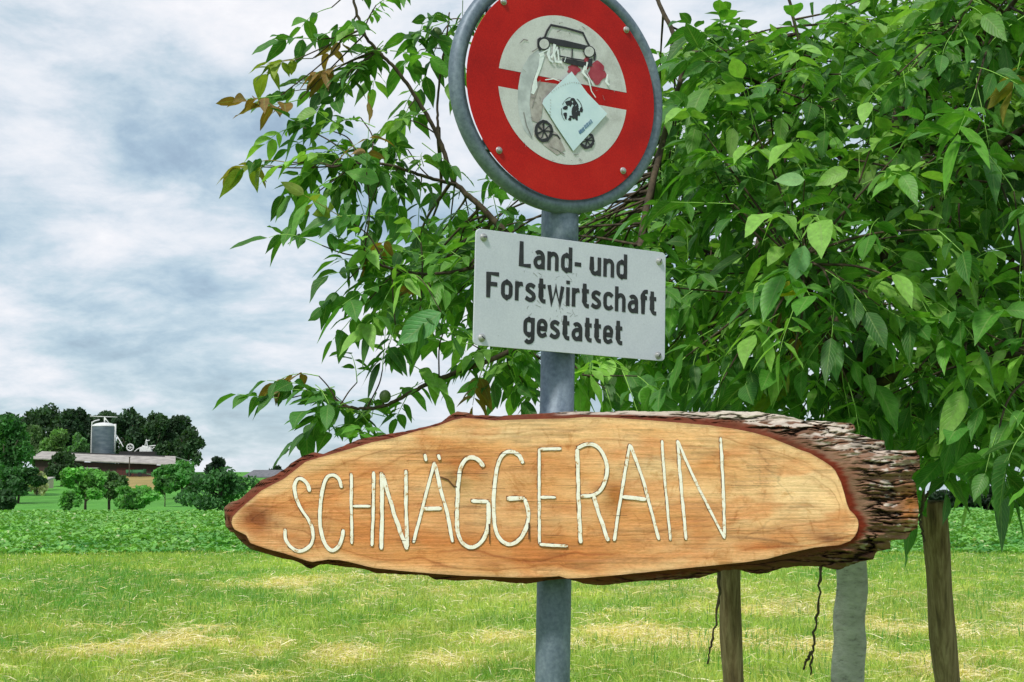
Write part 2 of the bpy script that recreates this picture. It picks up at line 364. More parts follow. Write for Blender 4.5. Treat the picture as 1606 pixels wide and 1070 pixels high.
mid = [('leafy_tree', 'big mid green tree at the left edge of the picture, above the orchard', 12, 175, 650, 104, (52, 96, 44), 3600, .12),
       ('leafy_tree', 'pale green tree standing behind the left part of the barn roof', 92, 275, 672, 46, (92, 128, 66), 1500, .1),
       ('leafy_tree', 'grey green tree between the left edge tree and the pale tree behind the barn', 60, 280, 668, 40, (78, 104, 62), 1400, .1),
       ('leafy_tree', 'green tree touching the left side of the silo', 124, 272, 680, 40, (72, 112, 60), 1300, .1),
       ('broad_tree', 'dark broad tree hiding the left part of the barn', 100, 205, 710, 58, (44, 68, 38), 2400, .15),
       ('orchard_tree', 'dark green orchard tree on two stems at the far left of the meadow', 30, 150, 732, 66, (48, 88, 42), 2400, .22),
       ('orchard_tree', 'bright green orchard tree in front of the barn, left of the tan bank', 138, 126, 733, 70, (92, 146, 66), 2300, .2),
       ('orchard_tree', 'grey green orchard tree in the middle, just left of the tan bank', 176, 130, 740, 42, (74, 108, 58), 1500, .22),
       ('orchard_tree', 'round green orchard tree right of the green trailer', 288, 165, 723, 72, (72, 122, 60), 2600, .2),
       ('orchard_tree', 'small green orchard tree on a single thin trunk in front of the tan bank', 262, 140, 745, 28, (76, 128, 60), 900, .4),
       ('dark_tree', 'small dark tree between the round orchard tree and the far grey roof', 345, 200, 717, 44, (32, 54, 36), 1500, .05),
       ('dark_tree', 'tiny dark tree beside the far grey roof, near the wooden board', 436, 260, 731, 22, (44, 64, 44), 600, .05)]
for i, (nm, lab, px, d, top, w, col, n, low) in enumerate(mid):
    far_tree(nm, lab, px, d, top, w, col, n=n, low=low, seed=20 + i, stems=2 if 'two stems' in lab or 'middle' in lab else 1)
bush = [('dark bush at the bottom left corner of the meadow beside the crop', 6, 122, 768, 42, (44, 78, 40)),
        ('low bright bush under the tan bank at the crop edge', 218, 124, 762, 68, (86, 138, 64)),
        ('wide green bush at the crop edge touching the left tip of the board', 350, 124, 733, 108, (58, 104, 52)),
        ('pale green bush below the wide bush group, nearest the bright orchard tree', 112, 123, 770, 34, (84, 136, 62)),
        ('cream flowering bush in front of the dark broad tree', 62, 178, 737, 22, (190, 190, 150)),
        ('dark bush beyond the crop, right of the right wooden stake', 1545, 135, 762, 74, (30, 50, 34)),
        ('dark bush beyond the crop at the right edge of the picture', 1606, 140, 766, 66, (36, 60, 38)),
        ('dark bush beyond the crop, hidden partly by the right wooden stake', 1480, 138, 770, 70, (34, 56, 36))]
for i, (lab, px, d, top, w, col) in enumerate(bush):
    far_tree('bush', lab, px, d, top, w, col, n=1800 if w > 60 else 900, low=0.0, seed=50 + i, cat='bush')

# ------------------------------------------------------------------ farm
roofm = noisy('fibre_cement_roof', srgb(140, 134, 130), srgb(172, 166, 160), .8, .85, sc=(1, 1, 1))
darkm = noisy('barn_dark_boards', srgb(50, 38, 36), srgb(72, 50, 46), 1.4, .9, sc=(4, 4, .3))
wallm = noisy('barn_red_boards', srgb(88, 44, 42), srgb(66, 40, 38), 1.2, .9, sc=(4, 4, .3))
whitem = noisy('white_painted_metal', srgb(222, 222, 220), srgb(196, 198, 198), 3, .5)
silom = noisy('silo_steel', srgb(84, 98, 108), srgb(112, 124, 132), .6, .45, .4, sc=(1, 1, 3))
tanm = noisy('tan_earth', srgb(150, 122, 84), srgb(120, 112, 70), .8, .95)
BD = 262.0
bx = lambda px: (px - 803) / FPX * BD
bz = lambda py: 1.55 + (HOR - py) / FPX * BD
x0, x1 = bx(52), bx(271)
barn = thing('barn', 'long low barn with pale grey roof and dark red board wall on the rise', 'barn', ((x0 + x1) / 2, BD, bz(752)))
tl = -.012   # the long ridge falls slightly to the right, as the yard does
def zz(px, py): return bz(py)
m = MB(); zb = 2.5
wl = [(x0 + .6, BD), (x1 - .6, BD), (x1 - .6, BD + 11), (x0 + .6, BD + 11)]
tops = [bz(722), bz(731), bz(732), bz(724)]
vv = [(a, b_, zb) for a, b_ in wl] + [(wl[i][0], wl[i][1], tops[i]) for i in range(4)]
m.add(vv, [(0, 1, 5, 4), (1, 2, 6, 5), (2, 3, 7, 6), (3, 0, 4, 7)]); m.build('wall', darkm, barn)
m = MB()
def slab(m, a, b_, c_, d_, t=.18):
    v = [a, b_, c_, d_]; v = v + [(p[0], p[1], p[2] - t) for p in v]
    m.add(v, [(0, 1, 2, 3), (7, 6, 5, 4), (0, 4, 5, 1), (1, 5, 6, 2), (2, 6, 7, 3), (3, 7, 4, 0)])
slab(m, (x0, BD - .9, bz(719)), (x1 + .9, BD - .9, bz(729)), (x1 - .6, BD + 5.5, bz(715)), (x0, BD + 5.5, bz(707)))
slab(m, (x0, BD + 5.6, bz(707)), (x1 - .6, BD + 5.6, bz(715)), (x1 + .9, BD + 12, bz(722)), (x0, BD + 12, bz(714)))
m.build('roof', roofm, barn)
m = MB()
rub0 = mat('dark_vent', srgb(34, 32, 32), .8)[0]
slab(m, (bx(92), BD + 4.6, bz(710.6) + .12), (bx(250), BD + 4.6, bz(716.4) + .12), (bx(250), BD + 5.0, bz(715.4) + .14), (bx(92), BD + 5.0, bz(709.6) + .14), .1)
m.build('ridge_vent', rub0, barn)
m = MB(); m.box(bx(185), BD - .06, bz(748), bx(212), BD - .01, bz(734)); m.build('door', wallm, barn)
m = MB(); m.box(bx(139), BD - 1.5, bz(735.5), bx(159), BD - .2, bz(734)); m.build('canopy', roofm, barn)
for a_ in (168, 240):
    m = MB(); m.box(bx(a_), BD - .05, bz(742), bx(a_ + 6), BD - .01, bz(738)); m.build('window', rub0, barn)
# trailer
tx0, tx1, tz = bx(209), bx(240), bz(748)
t = thing('farm_trailer', 'green flatbed farm trailer parked before the barn wall', 'trailer', ((tx0 + tx1) / 2, BD - 3, tz))
greenm = noisy('green_paint', srgb(48, 112, 66), srgb(66, 128, 82), 2, .5); rub = mat('tyre_rubber', srgb(30, 30, 30), .8)[0]
m = MB(); m.box(tx0, BD - 4, tz + .55, tx1 - .5, BD - 2, tz + .7); m.box(tx0, BD - 4.06, tz + .7, tx1 - .5, BD - 4, tz + 1.15); m.box(tx0, BD - 2, tz + .7, tx1 - .5, BD - 1.94, tz + 1.15); m.box(tx1 - .48, BD - 4, tz + .7, tx1 - .42, BD - 2, tz + 1.3); m.build('bed', greenm, t)
for wx in (tx0 + .6, tx1 - 1.1):
    m = MB(); m.tube([(wx, BD - 4.2, tz + .35), (wx, BD - 3.95, tz + .35)], .38, 14); m.build('wheel', rub, t)
m = MB(); m.tube([(tx1 - .5, BD - 3, tz + .5), (tx1 + .6, BD - 3, tz + .35)], .06, 6); m.build('drawbar', greenm, t)
m = MB(); m.tube([(bx(215.5), BD - 4.6, bz(752)), (bx(215.5), BD - 4.6, bz(719))], .1, 6); m.tube([(bx(215.5), BD - 4.6, bz(719)), (bx(215.5), BD - 4.6, bz(718))], .2, 6)
tag(m.build('pole', barkfar), 'thin dark pole standing in front of the green trailer', 'pole')
# silo
sx, sy, sr = bx(163.7), BD + 15, 18.2 / FPX * (BD + 15)
k = (BD + 15) / BD
SX = lambda px: (px - 803) / FPX * (BD + 15)
SZ = lambda py: 1.55 + (HOR - py) / FPX * (BD + 15)
s = thing('silo', 'grey steel farm silo with white dome and pipes rising behind the barn', 'silo', (SX(163.7), sy, 4))
cx0 = SX(163.7)
m = MB(); rings = np.linspace(SZ(745), SZ(670), 60); rr = sr * (1 + .012 * (np.arange(60) % 2))
m.tube([(cx0, sy, z_) for z_ in rings], rr, 36); m.build('tank', silom, s, True)
m = MB(); th = np.linspace(0, 1, 10); m.tube([(cx0, sy, SZ(670) + (SZ(663.5) - SZ(670)) * math.sin(t_ * math.pi / 2)) for t_ in th], [max(.15, sr * 1.03 * math.cos(t_ * math.pi / 2)) for t_ in th], 36); m.build('dome', whitem, s, True)
m = MB(); m.tube(bez([(SX(147.5), sy - sr * .5, SZ(745)), (SX(147), sy - sr * .5, SZ(672)), (SX(149), sy - sr * .5, SZ(663)), (SX(157), sy - .3, SZ(659))], 6), .11, 8); m.build('pipe', whitem, s, True)
m = MB(); m.tube([(SX(182), sy - sr * .2, SZ(710)), (SX(182), sy - sr * .2, SZ(666))], .22, 8); m.build('pipe', whitem, s, True)
m = MB(); m.tube([(SX(184), sy, SZ(684)), (SX(199), sy - 2, SZ(702))], .09, 8); m.build('pipe', whitem, s, True)
m = MB(); m.tube([(SX(164.3), sy, SZ(665)), (SX(164.3), sy, SZ(655))], .14, 8); m.tube([(SX(165), sy, SZ(657)), (SX(171), sy, SZ(664))], .1, 6); m.tube([(SX(141), sy, SZ(653.5)), (SX(184), sy, SZ(655))], .08, 6); m.build('mast', whitem, s, True)
# machine behind roof (hay tedder / conveyor) standing on the yard
TD = BD + 13
TX = lambda px: (px - 803) / FPX * TD
TZ = lambda py: 1.55 + (HOR - py) / FPX * TD
t = thing('hay_machine', 'white folded hay machine with wheel and arms behind the barn ridge', 'farm machine', (TX(225), TD, 4.5))
m = MB(); a = np.linspace(0, 2 * math.pi, 21); m.tube([(TX(205.5) + .62 * math.cos(q_), TD, TZ(702.5) + .62 * math.sin(q_)) for q_ in a], .12, 6)
for q_ in np.arange(6) * math.pi / 3: m.tube([(TX(205.5), TD, TZ(702.5)), (TX(205.5) + .6 * math.cos(q_), TD, TZ(702.5) + .6 * math.sin(q_))], .05, 4)
m.build('wheel', whitem, t)
m = MB()
for pts in ([(213, 709), (218, 705), (226, 701), (234, 703)], [(228, 702), (231, 690), (233, 700)], [(232, 701), (246, 699.5)], [(238, 707), (244, 702)], [(230, 693), (236, 691)], [(224, 700), (240, 704)]):
    m.tube([(TX(a_), TD + random.uniform(-.5, .5), TZ(b_)) for a_, b_ in pts], .10, 6)
m.build('arms', whitem, t)
m = MB(); m.box(TX(221), TD - .4, TZ(709), TX(229), TD + .4, TZ(702)); m.add([(TX(229), TD - .4, TZ(709)), (TX(240), TD - .4, TZ(709)), (TX(238), TD - .4, TZ(704)), (TX(229), TD - .4, TZ(701)), (TX(229), TD + .4, TZ(709)), (TX(240), TD + .4, TZ(709)), (TX(238), TD + .4, TZ(704)), (TX(229), TD + .4, TZ(701))], [(0, 1, 2, 3), (7, 6, 5, 4), (0, 4, 5, 1), (1, 5, 6, 2), (2, 6, 7, 3), (3, 7, 4, 0)]); m.build('body', whitem, t)
m = MB(); m.box(TX(190), TD - .8, 3, TX(246), TD + .8, TZ(709)); m.build('chassis', rub, t)
m = MB(); hx = lambda px: (px - 803) / FPX * 190; hz = lambda py: 1.55 + (HOR - py) / FPX * 190
hs = thing('garden_hut', 'tiny cream hut half hidden between the bushes left of the orchard', 'hut', (hx(72), 190, hz(762)))
m.box(hx(67), 190, hz(766), hx(78), 192.5, hz(752)); m.build('wall', noisy('cream_plaster', srgb(196, 184, 156), srgb(170, 160, 136), 2, .9), hs)
m = MB(); slab(m, (hx(66), 189.8, hz(752)), (hx(79), 189.8, hz(752)), (hx(79), 192.8, hz(748)), (hx(66), 192.8, hz(748))); m.build('roof', roofm, hs)
ho = thing('house', 'far grey roofed house showing just above the left part of the board', 'house', (bx(424), 255, 4))
gr = noisy('grey_roof_tiles', srgb(116, 116, 120), srgb(92, 92, 98), 1.5, .9)
m = MB(); slab(m, (bx(398), 252, bz(749)), (bx(470), 252, bz(749)), (bx(462), 258, bz(738)), (bx(406), 258, bz(738))); slab(m, (bx(406), 258.1, bz(738)), (bx(462), 258.1, bz(738)), (bx(470), 264, bz(747)), (bx(398), 264, bz(747))); m.build('roof', gr, ho)
m = MB(); m.box(bx(401), 253, 1, bx(467), 263, bz(748)); m.build('wall', noisy('grey_plaster', srgb(150, 146, 138), srgb(130, 126, 120), 2, .9), ho)

# ------------------------------------------------------------------ sign post
YAW, ROLL = R(29.8), R(1.45)
Xa = np.array([math.cos(YAW), math.sin(YAW), 0]); Nn = np.array([math.sin(YAW), -math.cos(YAW), 0]); Za = np.array([0, 0, 1.0])
SX3 = Xa * math.cos(ROLL) - Za * math.sin(ROLL); SZ3 = Za * math.cos(ROLL) + Xa * math.sin(ROLL)
PC = P(893.5, 466, 2.674)                     # plate centre
POLE_Y = PC[1] + .047
galv, n, b = mat('galvanised_steel', srgb(128, 140, 152), .5, .25)
v = mapping(n, objco(n), (1, 1, .45)); f = noise(n, v, 22, 6, .65); f2 = noise(n, objco(n), 140, 3)
L_(n, mixc(n, .5, ramp(n, f, [(.34, srgb(70, 82, 96)), (.52, srgb(92, 106, 120)), (.68, srgb(134, 146, 156))]), ramp(n, f2, [(.3, srgb(84, 98, 114)), (.7, srgb(130, 144, 158))])), b.inputs['Base Color'])
L_(n, ramp(n, f, [(.3, (.4,) * 3 + (1,)), (.7, (.65,) * 3 + (1,))]), b.inputs['Roughness']); bump(n, b, f2, .25, .001)
ptop = onY(878.5, 330, POLE_Y); pbot = onY(866.5, 1070, POLE_Y); dirp = (ptop - pbot) / np.linalg.norm(ptop - pbot)
pb = pbot - dirp * (pbot[2] + .3) / dirp[2]
post = thing('sign_post', 'grey galvanised steel post carrying both signs and the board', 'post', (pb[0], pb[1], 0))
m = MB(); m.tube([pb, pbot, ptop], .0315, 40, cap=True); m.build('pole', galv, post, True)
DC = onplane(884.3, 143, PC - Nn * .0, Nn)      # disc centre lies in the plane of the plate
RC = onplane(877.6, 143, PC - Nn * .020, Nn)
m = MB(); a = np.linspace(0, 2 * math.pi, 97)
sign = thing('round_traffic_sign', 'round red bordered no motor vehicles sign, worn, with a sticker, inside a steel ring', 'traffic sign', DC)
RR = .2165
m.tube([RC + RR * (math.cos(q_) * SX3 + math.sin(q_) * SZ3) for q_ in a], .0148, 18, cap=False); m.build('ring_frame', galv, sign, True)
m = MB(); c0 = pb + dirp * (((RC - SZ3 * (RR + .004))[2] - pb[2]) / dirp[2]); c1 = c0 - dirp * .085
m.tube([c0 + dirp * .004, c0, c1, c1 - dirp * .001], [.030, .0348, .0348, .0325], 40); m.build('sleeve', galv, post, True)

# flat artwork on an oriented plane ---------------------------------
class Plane:
    def __init__(s, O, N, X, Z): s.O, s.N, s.X, s.Z = O, N, X, Z; s.k = 0
    def pt(s, px, py, h): return onplane(px, py, s.O + s.N * h, s.N)
    def loc(s, px, py): q = onplane(px, py, s.O, s.N) - s.O; return q @ s.X, q @ s.Z
    def at(s, u, v, h): return s.O + s.X * u + s.Z * v + s.N * h
def poly2(mb, pl, pts, h, c=None):
    mb.add([pl.at(u, v, h) for u, v in pts], [tuple(range(len(pts)))], c)
def ribbon(mb, pl, pts, w, h, jit=0, ext=0.0, c=None, taper=None):
    p = np.asarray(pts, float)
    t = np.gradient(p, axis=0); t /= np.linalg.norm(t, axis=1)[:, None] + 1e-12
    if ext: p[0] = p[0] - t[0] * ext; p[-1] = p[-1] + t[-1] * ext
    nrm = np.stack([-t[:, 1], t[:, 0]], 1); n = len(p); V = []
    for i in range(n):
        wl_ = w / 2 * (1 + jit * random.uniform(-1, 1)); wr_ = w / 2 * (1 + jit * random.uniform(-1, 1))
        if 0 < i < n - 1:
            a_, b_ = p[i] - p[i - 1], p[i + 1] - p[i]; cs = np.dot(a_, b_) / (np.linalg.norm(a_) * np.linalg.norm(b_) + 1e-12)
            kf = 1 / max(.5, math.sqrt(max(0, (1 + cs) / 2)))
            wl_ *= kf; wr_ *= kf
        V += [pl.at(*(p[i] + nrm[i] * wl_), h), pl.at(*(p[i] - nrm[i] * wr_), h)]
    mb.add(V, [(2 * i, 2 * i + 1, 2 * i + 3, 2 * i + 2) for i in range(n - 1)], c)
redm, n, b = mat('red_reflective', srgb(190, 24, 24), .5, 0, .2)
f = noise(n, objco(n), 9, 5); f2 = noise(n, objco(n), 420, 2); L_(n, mixc(n, .35, ramp(n, f, [(.3, srgb(142, 14, 12)), (.5, srgb(176, 22, 14)), (.7, srgb(192, 38, 24))]), ramp(n, f2, [(.3, srgb(150, 8, 12)), (.7, srgb(214, 34, 24))])), b.inputs['Base Color'])
signw, n, b = mat('white_sign_face', srgb(205, 205, 208), .5, 0, .3)
f = noise(n, objco(n), 14, 6, .7); f2 = noise(n, objco(n), 400, 2)
L_(n, mixc(n, .3, ramp(n, f, [(.30, srgb(160, 156, 156)), (.45, srgb(194, 192, 194)), (.6, srgb(206, 205, 207))]), ramp(n, f2, [(.3, srgb(180, 180, 178)), (.7, srgb(222, 224, 222))])), b.inputs['Base Color'])
blackm = noisy('black_print', srgb(22, 22, 26), srgb(44, 44, 48), 60, .5)
backm = noisy('sign_back_aluminium', srgb(140, 146, 150), srgb(165, 170, 172), 10, .5, .5)
greym = noisy('peeled_film_residue', srgb(168, 172, 176), srgb(200, 204, 208), 45, .5)
residu = noisy('dirty_glue_residue', srgb(150, 140, 138), srgb(182, 174, 172), 60, .6)
silv = noisy('torn_silver_film', srgb(214, 220, 224), srgb(240, 244, 246), 90, .35)
pinkm = noisy('sprayed_red_smear', srgb(150, 36, 56), srgb(176, 74, 88), 30, .6)
stickm = noisy('pale_blue_sticker', srgb(196, 216, 228), srgb(212, 228, 238), 25, .4)
boltm = noisy('bolt_steel', srgb(150, 150, 150), srgb(190, 190, 188), 60, .4, .6)
bluem = noisy('faded_blue_print', srgb(70, 110, 150), srgb(110, 140, 170), 90, .5)
D = Plane(DC, Nn, SX3, SZ3)
Rd = .2035
th = np.linspace(0, 2 * math.pi, 96, endpoint=False); m = MB()
prof = [(-.002, Rd - .001), (-.0005, Rd), (.0, Rd - .0006), (0, .1)]
V = [D.at(r_ * math.cos(q_), r_ * math.sin(q_), h_) for h_, r_ in prof for q_ in th]
F = [(i * 96 + j, i * 96 + (j + 1) % 96, (i + 1) * 96 + (j + 1) % 96, (i + 1) * 96 + j) for i in range(3) for j in range(96)] + [tuple(range(288, 384))]
m.add(V, F); m.build('disc', redm, sign)
m = MB(); m.add([D.at((Rd - .001) * math.cos(q_), (Rd - .001) * math.sin(q_), -.0021) for q_ in th], [tuple(range(96))[::-1]]); m.build('disc_back', backm, sign)
z1 = lambda x, y: D.loc(690 + x / 3.058, y / 3.058)
cu, cv = z1(595, 432); ru = abs(z1(897, 432)[0] - z1(293, 432)[0]) / 2; Rw = abs(z1(595, 70)[1] - z1(595, 796)[1]) / 2; Rw = (Rw + ru) / 2
bu0, bv0 = z1(297, 383); bu1, bv1 = z1(895, 478); hb = abs(z1(895, 437)[1] - z1(895, 520)[1]) / 2; bm = (bv0 + bv1) / 2 - cv
def seg(sign_):
    lim = bm + sign_ * hb; pts = []
    a0 = math.asin(max(-1, min(1, lim / Rw)))
    aa = np.linspace(a0, math.pi - a0, 50) if sign_ > 0 else np.linspace(math.pi - a0, 2 * math.pi + a0, 50)
    return [(cu + Rw * math.cos(q_), cv + Rw * math.sin(q_)) for q_ in aa]
m = MB(); poly2(m, D, seg(1), .0004); poly2(m, D, seg(-1), .0004); m.build('white_field', signw, sign)
Q = lambda *p: [z1(a_, b_) for a_, b_ in p]
def sm(pts, n=5): return bez(np.array(Q(*pts)), n)
m = MB()   # cleaned-off sticker residue
poly2(m, D, Q((478, 232), (430, 268), (400, 315), (384, 360), (374, 420), (372, 490), (380, 560), (402, 625), (440, 668), (446, 610), (436, 560), (428, 500), (436, 430), (452, 370), (476, 300), (496, 250)), .0008)
m.build('residue', greym, sign)
m = MB(); poly2(m, D, Q((440, 402), (470, 392), (520, 398), (560, 404), (590, 420), (560, 470), (520, 490), (492, 500), (486, 560), (470, 590), (440, 580), (430, 500)), .0012)
m.build('residue', residu, sign); m = MB()
poly2(m, D, Q((470, 585), (560, 640), (600, 720), (560, 745), (500, 700), (450, 650)), .0012)
m.build('residue', residu, sign)
m = MB(); poly2(m, D, Q((492, 245), (500, 270), (482, 330), (462, 380), (466, 420), (448, 455), (434, 448), (446, 390), (470, 320), (478, 262)), .0016)
m.build('torn_film', silv, sign)
for cx_, cy_, rx, ry, s_ in ((752, 350, 42, 52, 0), (640, 335, 30, 26, 1), (705, 300, 18, 30, 2)):
    m = MB(); poly2(m, D, Q(*[(cx_ + rx * math.cos(q_) * (1 + .18 * math.sin(q_ * 5 + s_)), cy_ + ry * math.sin(q_) * (1 + .15 * math.cos(q_ * 4))) for q_ in np.linspace(0, 6.2, 26)]), .001 if s_ else .0013)
    m.build('paint_smear', pinkm, sign)
mmz = .00285 / 2.45   # zoom px -> metres
m = MB(); W = lambda pts, w, h=.002, **k: ribbon(m, D, Q(*pts), w * .00038, h, **k)
W([(478, 245), (470, 215), (478, 190), (500, 182), (512, 150), (530, 122), (600, 136), (684, 160), (700, 195), (716, 226), (736, 240), (742, 262), (738, 292)], 11)
poly2(m, D, Q((496, 178), (600, 196), (718, 224), (724, 244), (694, 240), (640, 234), (566, 222), (520, 206), (500, 200)), .0022)
W([(568, 226), (566, 272)], 7, .0024); W([(632, 236), (630, 284)], 7, .0024); W([(566, 270), (634, 284), (690, 292)], 7, .0026)
poly2(m, D, Q((584, 280), (640, 288), (704, 300), (712, 284), (730, 282), (726, 318), (690, 326), (600, 304), (584, 296)), .0021)
poly2(m, D, Q((464, 190), (480, 178), (478, 215), (486, 240), (474, 246), (464, 226)), .0023)
for cx_, cy_ in ((496, 213), (712, 250)):
    W([(cx_ + 25 * math.cos(q_), cy_ + 26 * math.sin(q_)) for q_ in np.linspace(0, 6.3, 22)], 6, .0028)
m.build('car_symbol', blackm, sign)
for cx_, cy_ in ((496, 213), (712, 250)):
    m = MB(); poly2(m, D, Q(*[(cx_ + 23 * math.cos(q_), cy_ + 24 * math.sin(q_)) for q_ in np.linspace(0, 6.28, 20, endpoint=False)]), .0030)
    m.build('headlight_symbol', signw, sign)
for pts, w in (([(470, 262), (500, 248), (520, 238)], 8), ([(522, 230), (512, 262), (524, 290), (540, 300)], 13), ([(545, 215), (540, 250), (552, 296), (580, 300)], 12), ([(560, 230), (528, 280)], 8), ([(560, 240), (566, 292)], 8), ([(600, 276), (592, 300)], 6), ([(690, 318), (680, 350), (706, 380), (722, 440), (742, 470)], 8), ([(702, 300), (694, 340)], 7), ([(800, 360), (792, 395), (806, 412)], 9), ([(500, 386), (540, 380), (572, 392)], 4), ([(730, 410), (700, 350)], 5)):
    m = MB(); W(pts, w, .0034 + random.uniform(0, .0003), jit=.6); m.build('torn_film', silv, sign)
for cx_, cy_, r_, r2 in ((495, 630, 38, 46), (703, 676, 30, 34)):   # motorcycle wheels
    m = MB()
    W([(cx_ + r_ * math.cos(q_), cy_ + r2 * math.sin(q_)) for q_ in np.linspace(0, 6.4, 30)], 15, .0022, jit=.35)
    for q_ in np.linspace(0, 5.6, 7): W([(cx_, cy_), (cx_ + r_ * .7 * math.cos(q_), cy_ + r2 * .7 * math.sin(q_)), (cx_ + r_ * math.cos(q_ + .2), cy_ + r2 * math.sin(q_ + .2))], 7, .0021, jit=.6)
    m.build('wheel_symbol', blackm, sign)
m = MB()
W([(535, 645), (560, 650), (575, 668)], 8, .002, jit=.5); m.build('motorcycle_symbol', blackm, sign)
scum = noisy('grey_scuff', srgb(110, 104, 104), srgb(150, 146, 146), 90, .7)
scf = [([(520, 700), (560, 720), (595, 742)], 4), ([(640, 745), (662, 740)], 4), ([(478, 385), (450, 480), (440, 520)], 3), ([(440, 250), (470, 232)], 3), ([(380, 210), (400, 190), (420, 196)], 4), ([(400, 540), (412, 600), (440, 660)], 4)]
for _ in range(34):
    q_, k_ = random.uniform(0, 6.28), random.uniform(120, 330); a_, b_ = 595 + k_ * .85 * math.cos(q_), 432 + k_ * 1.1 * math.sin(q_); t_ = random.uniform(-.6, 1.6); l_ = random.uniform(6, 26)
    scf.append(([(a_, b_), (a_ + l_ * .5 * math.cos(t_) + random.uniform(-2, 2), b_ + l_ * .5 * math.sin(t_)), (a_ + l_ * math.cos(t_), b_ + l_ * math.sin(t_))], random.uniform(1.5, 3.5)))
for i, (p_, w_) in enumerate(scf):
    m = MB(); W(p_, w_, .0018 + i * .000004, jit=.9); m.build('scuff', scum, sign)
stk = [(626, 346), (700, 448), (797, 548), (718, 636), (634, 727), (560, 618), (486, 500), (492, 480), (556, 412)]
m = MB(); poly2(m, D, Q(*stk), .0042); k_ = len(stk)
m.add([D.at(*z1(a_, b_), .0042) for a_, b_ in stk] + [D.at(*z1(a_, b_), .0036) for a_, b_ in stk], [(i, (i + 1) % k_, (i + 1) % k_ + k_, i + k_) for i in range(k_)])
st_o = m.build('sticker', stickm, sign)
m = MB()
for k_ in range(30):   # blotchy dark printed oval with pale gaps
    q_ = k_ * 2.4; rr_ = 1 - .85 * (k_ / 30); a_, b_ = 626 + 42 * rr_ * math.cos(q_) + random.uniform(-4, 4), 534 + 54 * rr_ * math.sin(q_) + random.uniform(-5, 5)
    if a_ < 626 and 500 < b_ < 560 and a_ > 600: continue
    w_, h2_ = random.uniform(5, 15), random.uniform(7, 20); n_ = 7; t0 = random.uniform(0, 3)
    poly2(m, D, Q(*[(a_ + w_ * random.uniform(.6, 1.2) * math.cos(-t_), b_ + h2_ * random.uniform(.6, 1.2) * math.sin(-t_)) for t_ in np.linspace(0, 6.28, n_, endpoint=False)]), .0046 + k_ * .00001)
for q0 in (2.3, 3.6, 5.2): W([(626 + 50 * math.cos(q0 + t_), 534 + 64 * math.sin(q0 + t_)) for t_ in np.linspace(0, 1.0, 8)], 3, .0050, jit=.7)
m.build('printed_picture', blackm, st_o)
m = MB()
for i in range(12):
    q_ = i / 11; a_, b_ = 664 + 56 * q_, 640 - 54 * q_ + random.uniform(-2, 2)
    W([(a_ - 4, b_ - 8 - random.uniform(0, 3)), (a_, b_ + 2), (a_ + 5, b_ + 6)], 6, .0046 + i * .00002, jit=.5)
m.build('faded_print', bluem, st_o)
m = MB()
for i in range(14):
    q_ = i / 13; W([(528 + 140 * q_, 450 - 46 * math.sin(q_ * 2.1) - 4), (532 + 140 * q_, 444 - 46 * math.sin(q_ * 2.1))], 5, .0046, jit=.6)
for i in range(6): W([(520 + random.uniform(-5, 5), 480 + 14 * i), (526, 486 + 14 * i)], 4, .0046, jit=.6)
m.build('faded_print', greym, st_o)
def bolt(pl, px, py, r_, parent, slot=None, h=.0):
    u, v_ = pl.loc(px, py); m = MB(); c_ = pl.at(u, v_, h)
    m.tube([c_, c_ + pl.N * .0012, c_ + pl.N * .0022, c_ + pl.N * .0045, c_ + pl.N * .006], [r_ * 1.25, r_ * 1.25, r_, r_ * .85, r_ * .35], 16)
    o = m.build('bolt', boltm, parent, False)
    if slot is not None:
        m = MB(); ribbon(m, pl, [(u - r_ * .7 * math.cos(slot), v_ - r_ * .7 * math.sin(slot)), (u + r_ * .7 * math.cos(slot), v_ + r_ * .7 * math.sin(slot))], r_ * .3, h + .0063); m.build('slot', blackm, o)
for px, py in ((789.5, 3), (982, 47), (782.5, 236), (977, 268)): bolt(D, px, py, .0052, sign)
for v_ in (.12, -.12):
    m = MB(); m.add([D.at(su * .197 * math.cos(math.asin(v_ / .203)) , v_ + sv * .012, hh) for su in (-1, 1) for sv in (-1, 1) for hh in (-.0025, -.018)], [(0, 1, 3, 2), (4, 6, 7, 5), (0, 4, 5, 1), (2, 3, 7, 6), (0, 2, 6, 4), (1, 5, 7, 3)]); m.build('bracket', galv, sign)

# ------------------------------------------------------------------ text plate
PL = Plane(PC, Nn, SX3, SZ3)
plate = thing('text_plate', 'rectangular white plate with three lines of black German text under the round sign', 'sign', PC)
plm, n, b = mat('white_enamel_plate', srgb(205, 212, 218), .38)
f = noise(n, objco(n), 7, 6, .65); f2 = noise(n, objco(n), 320, 2); f3 = noise(n, mapping(n, objco(n), (1, 1, 1), (3, 3, 3)), 70, 4, .7)
c_ = mixc(n, .35, ramp(n, f, [(.3, srgb(190, 188, 202)), (.7, srgb(214, 211, 222))]), ramp(n, f2, [(.3, srgb(168, 180, 194)), (.7, srgb(200, 210, 222))]))
L_(n, mixc(n, ramp(n, f3, [(.70, (0, 0, 0, 1)), (.74, (.8, .8, .8, 1))]), c_, srgb(92, 90, 88)), b.inputs['Base Color'])
co = [PL.loc(744.5, 359.3), PL.loc(1044.4, 395.4), PL.loc(1042.8, 568), PL.loc(744, 540)]
w_ = (co[1][0] - co[0][0] + co[2][0] - co[3][0]) / 4; h_ = (co[0][1] - co[3][1] + co[1][1] - co[2][1]) / 4
uc = sum(c[0] for c in co) / 4; vc = sum(c[1] for c in co) / 4; rr = .009; ol = []
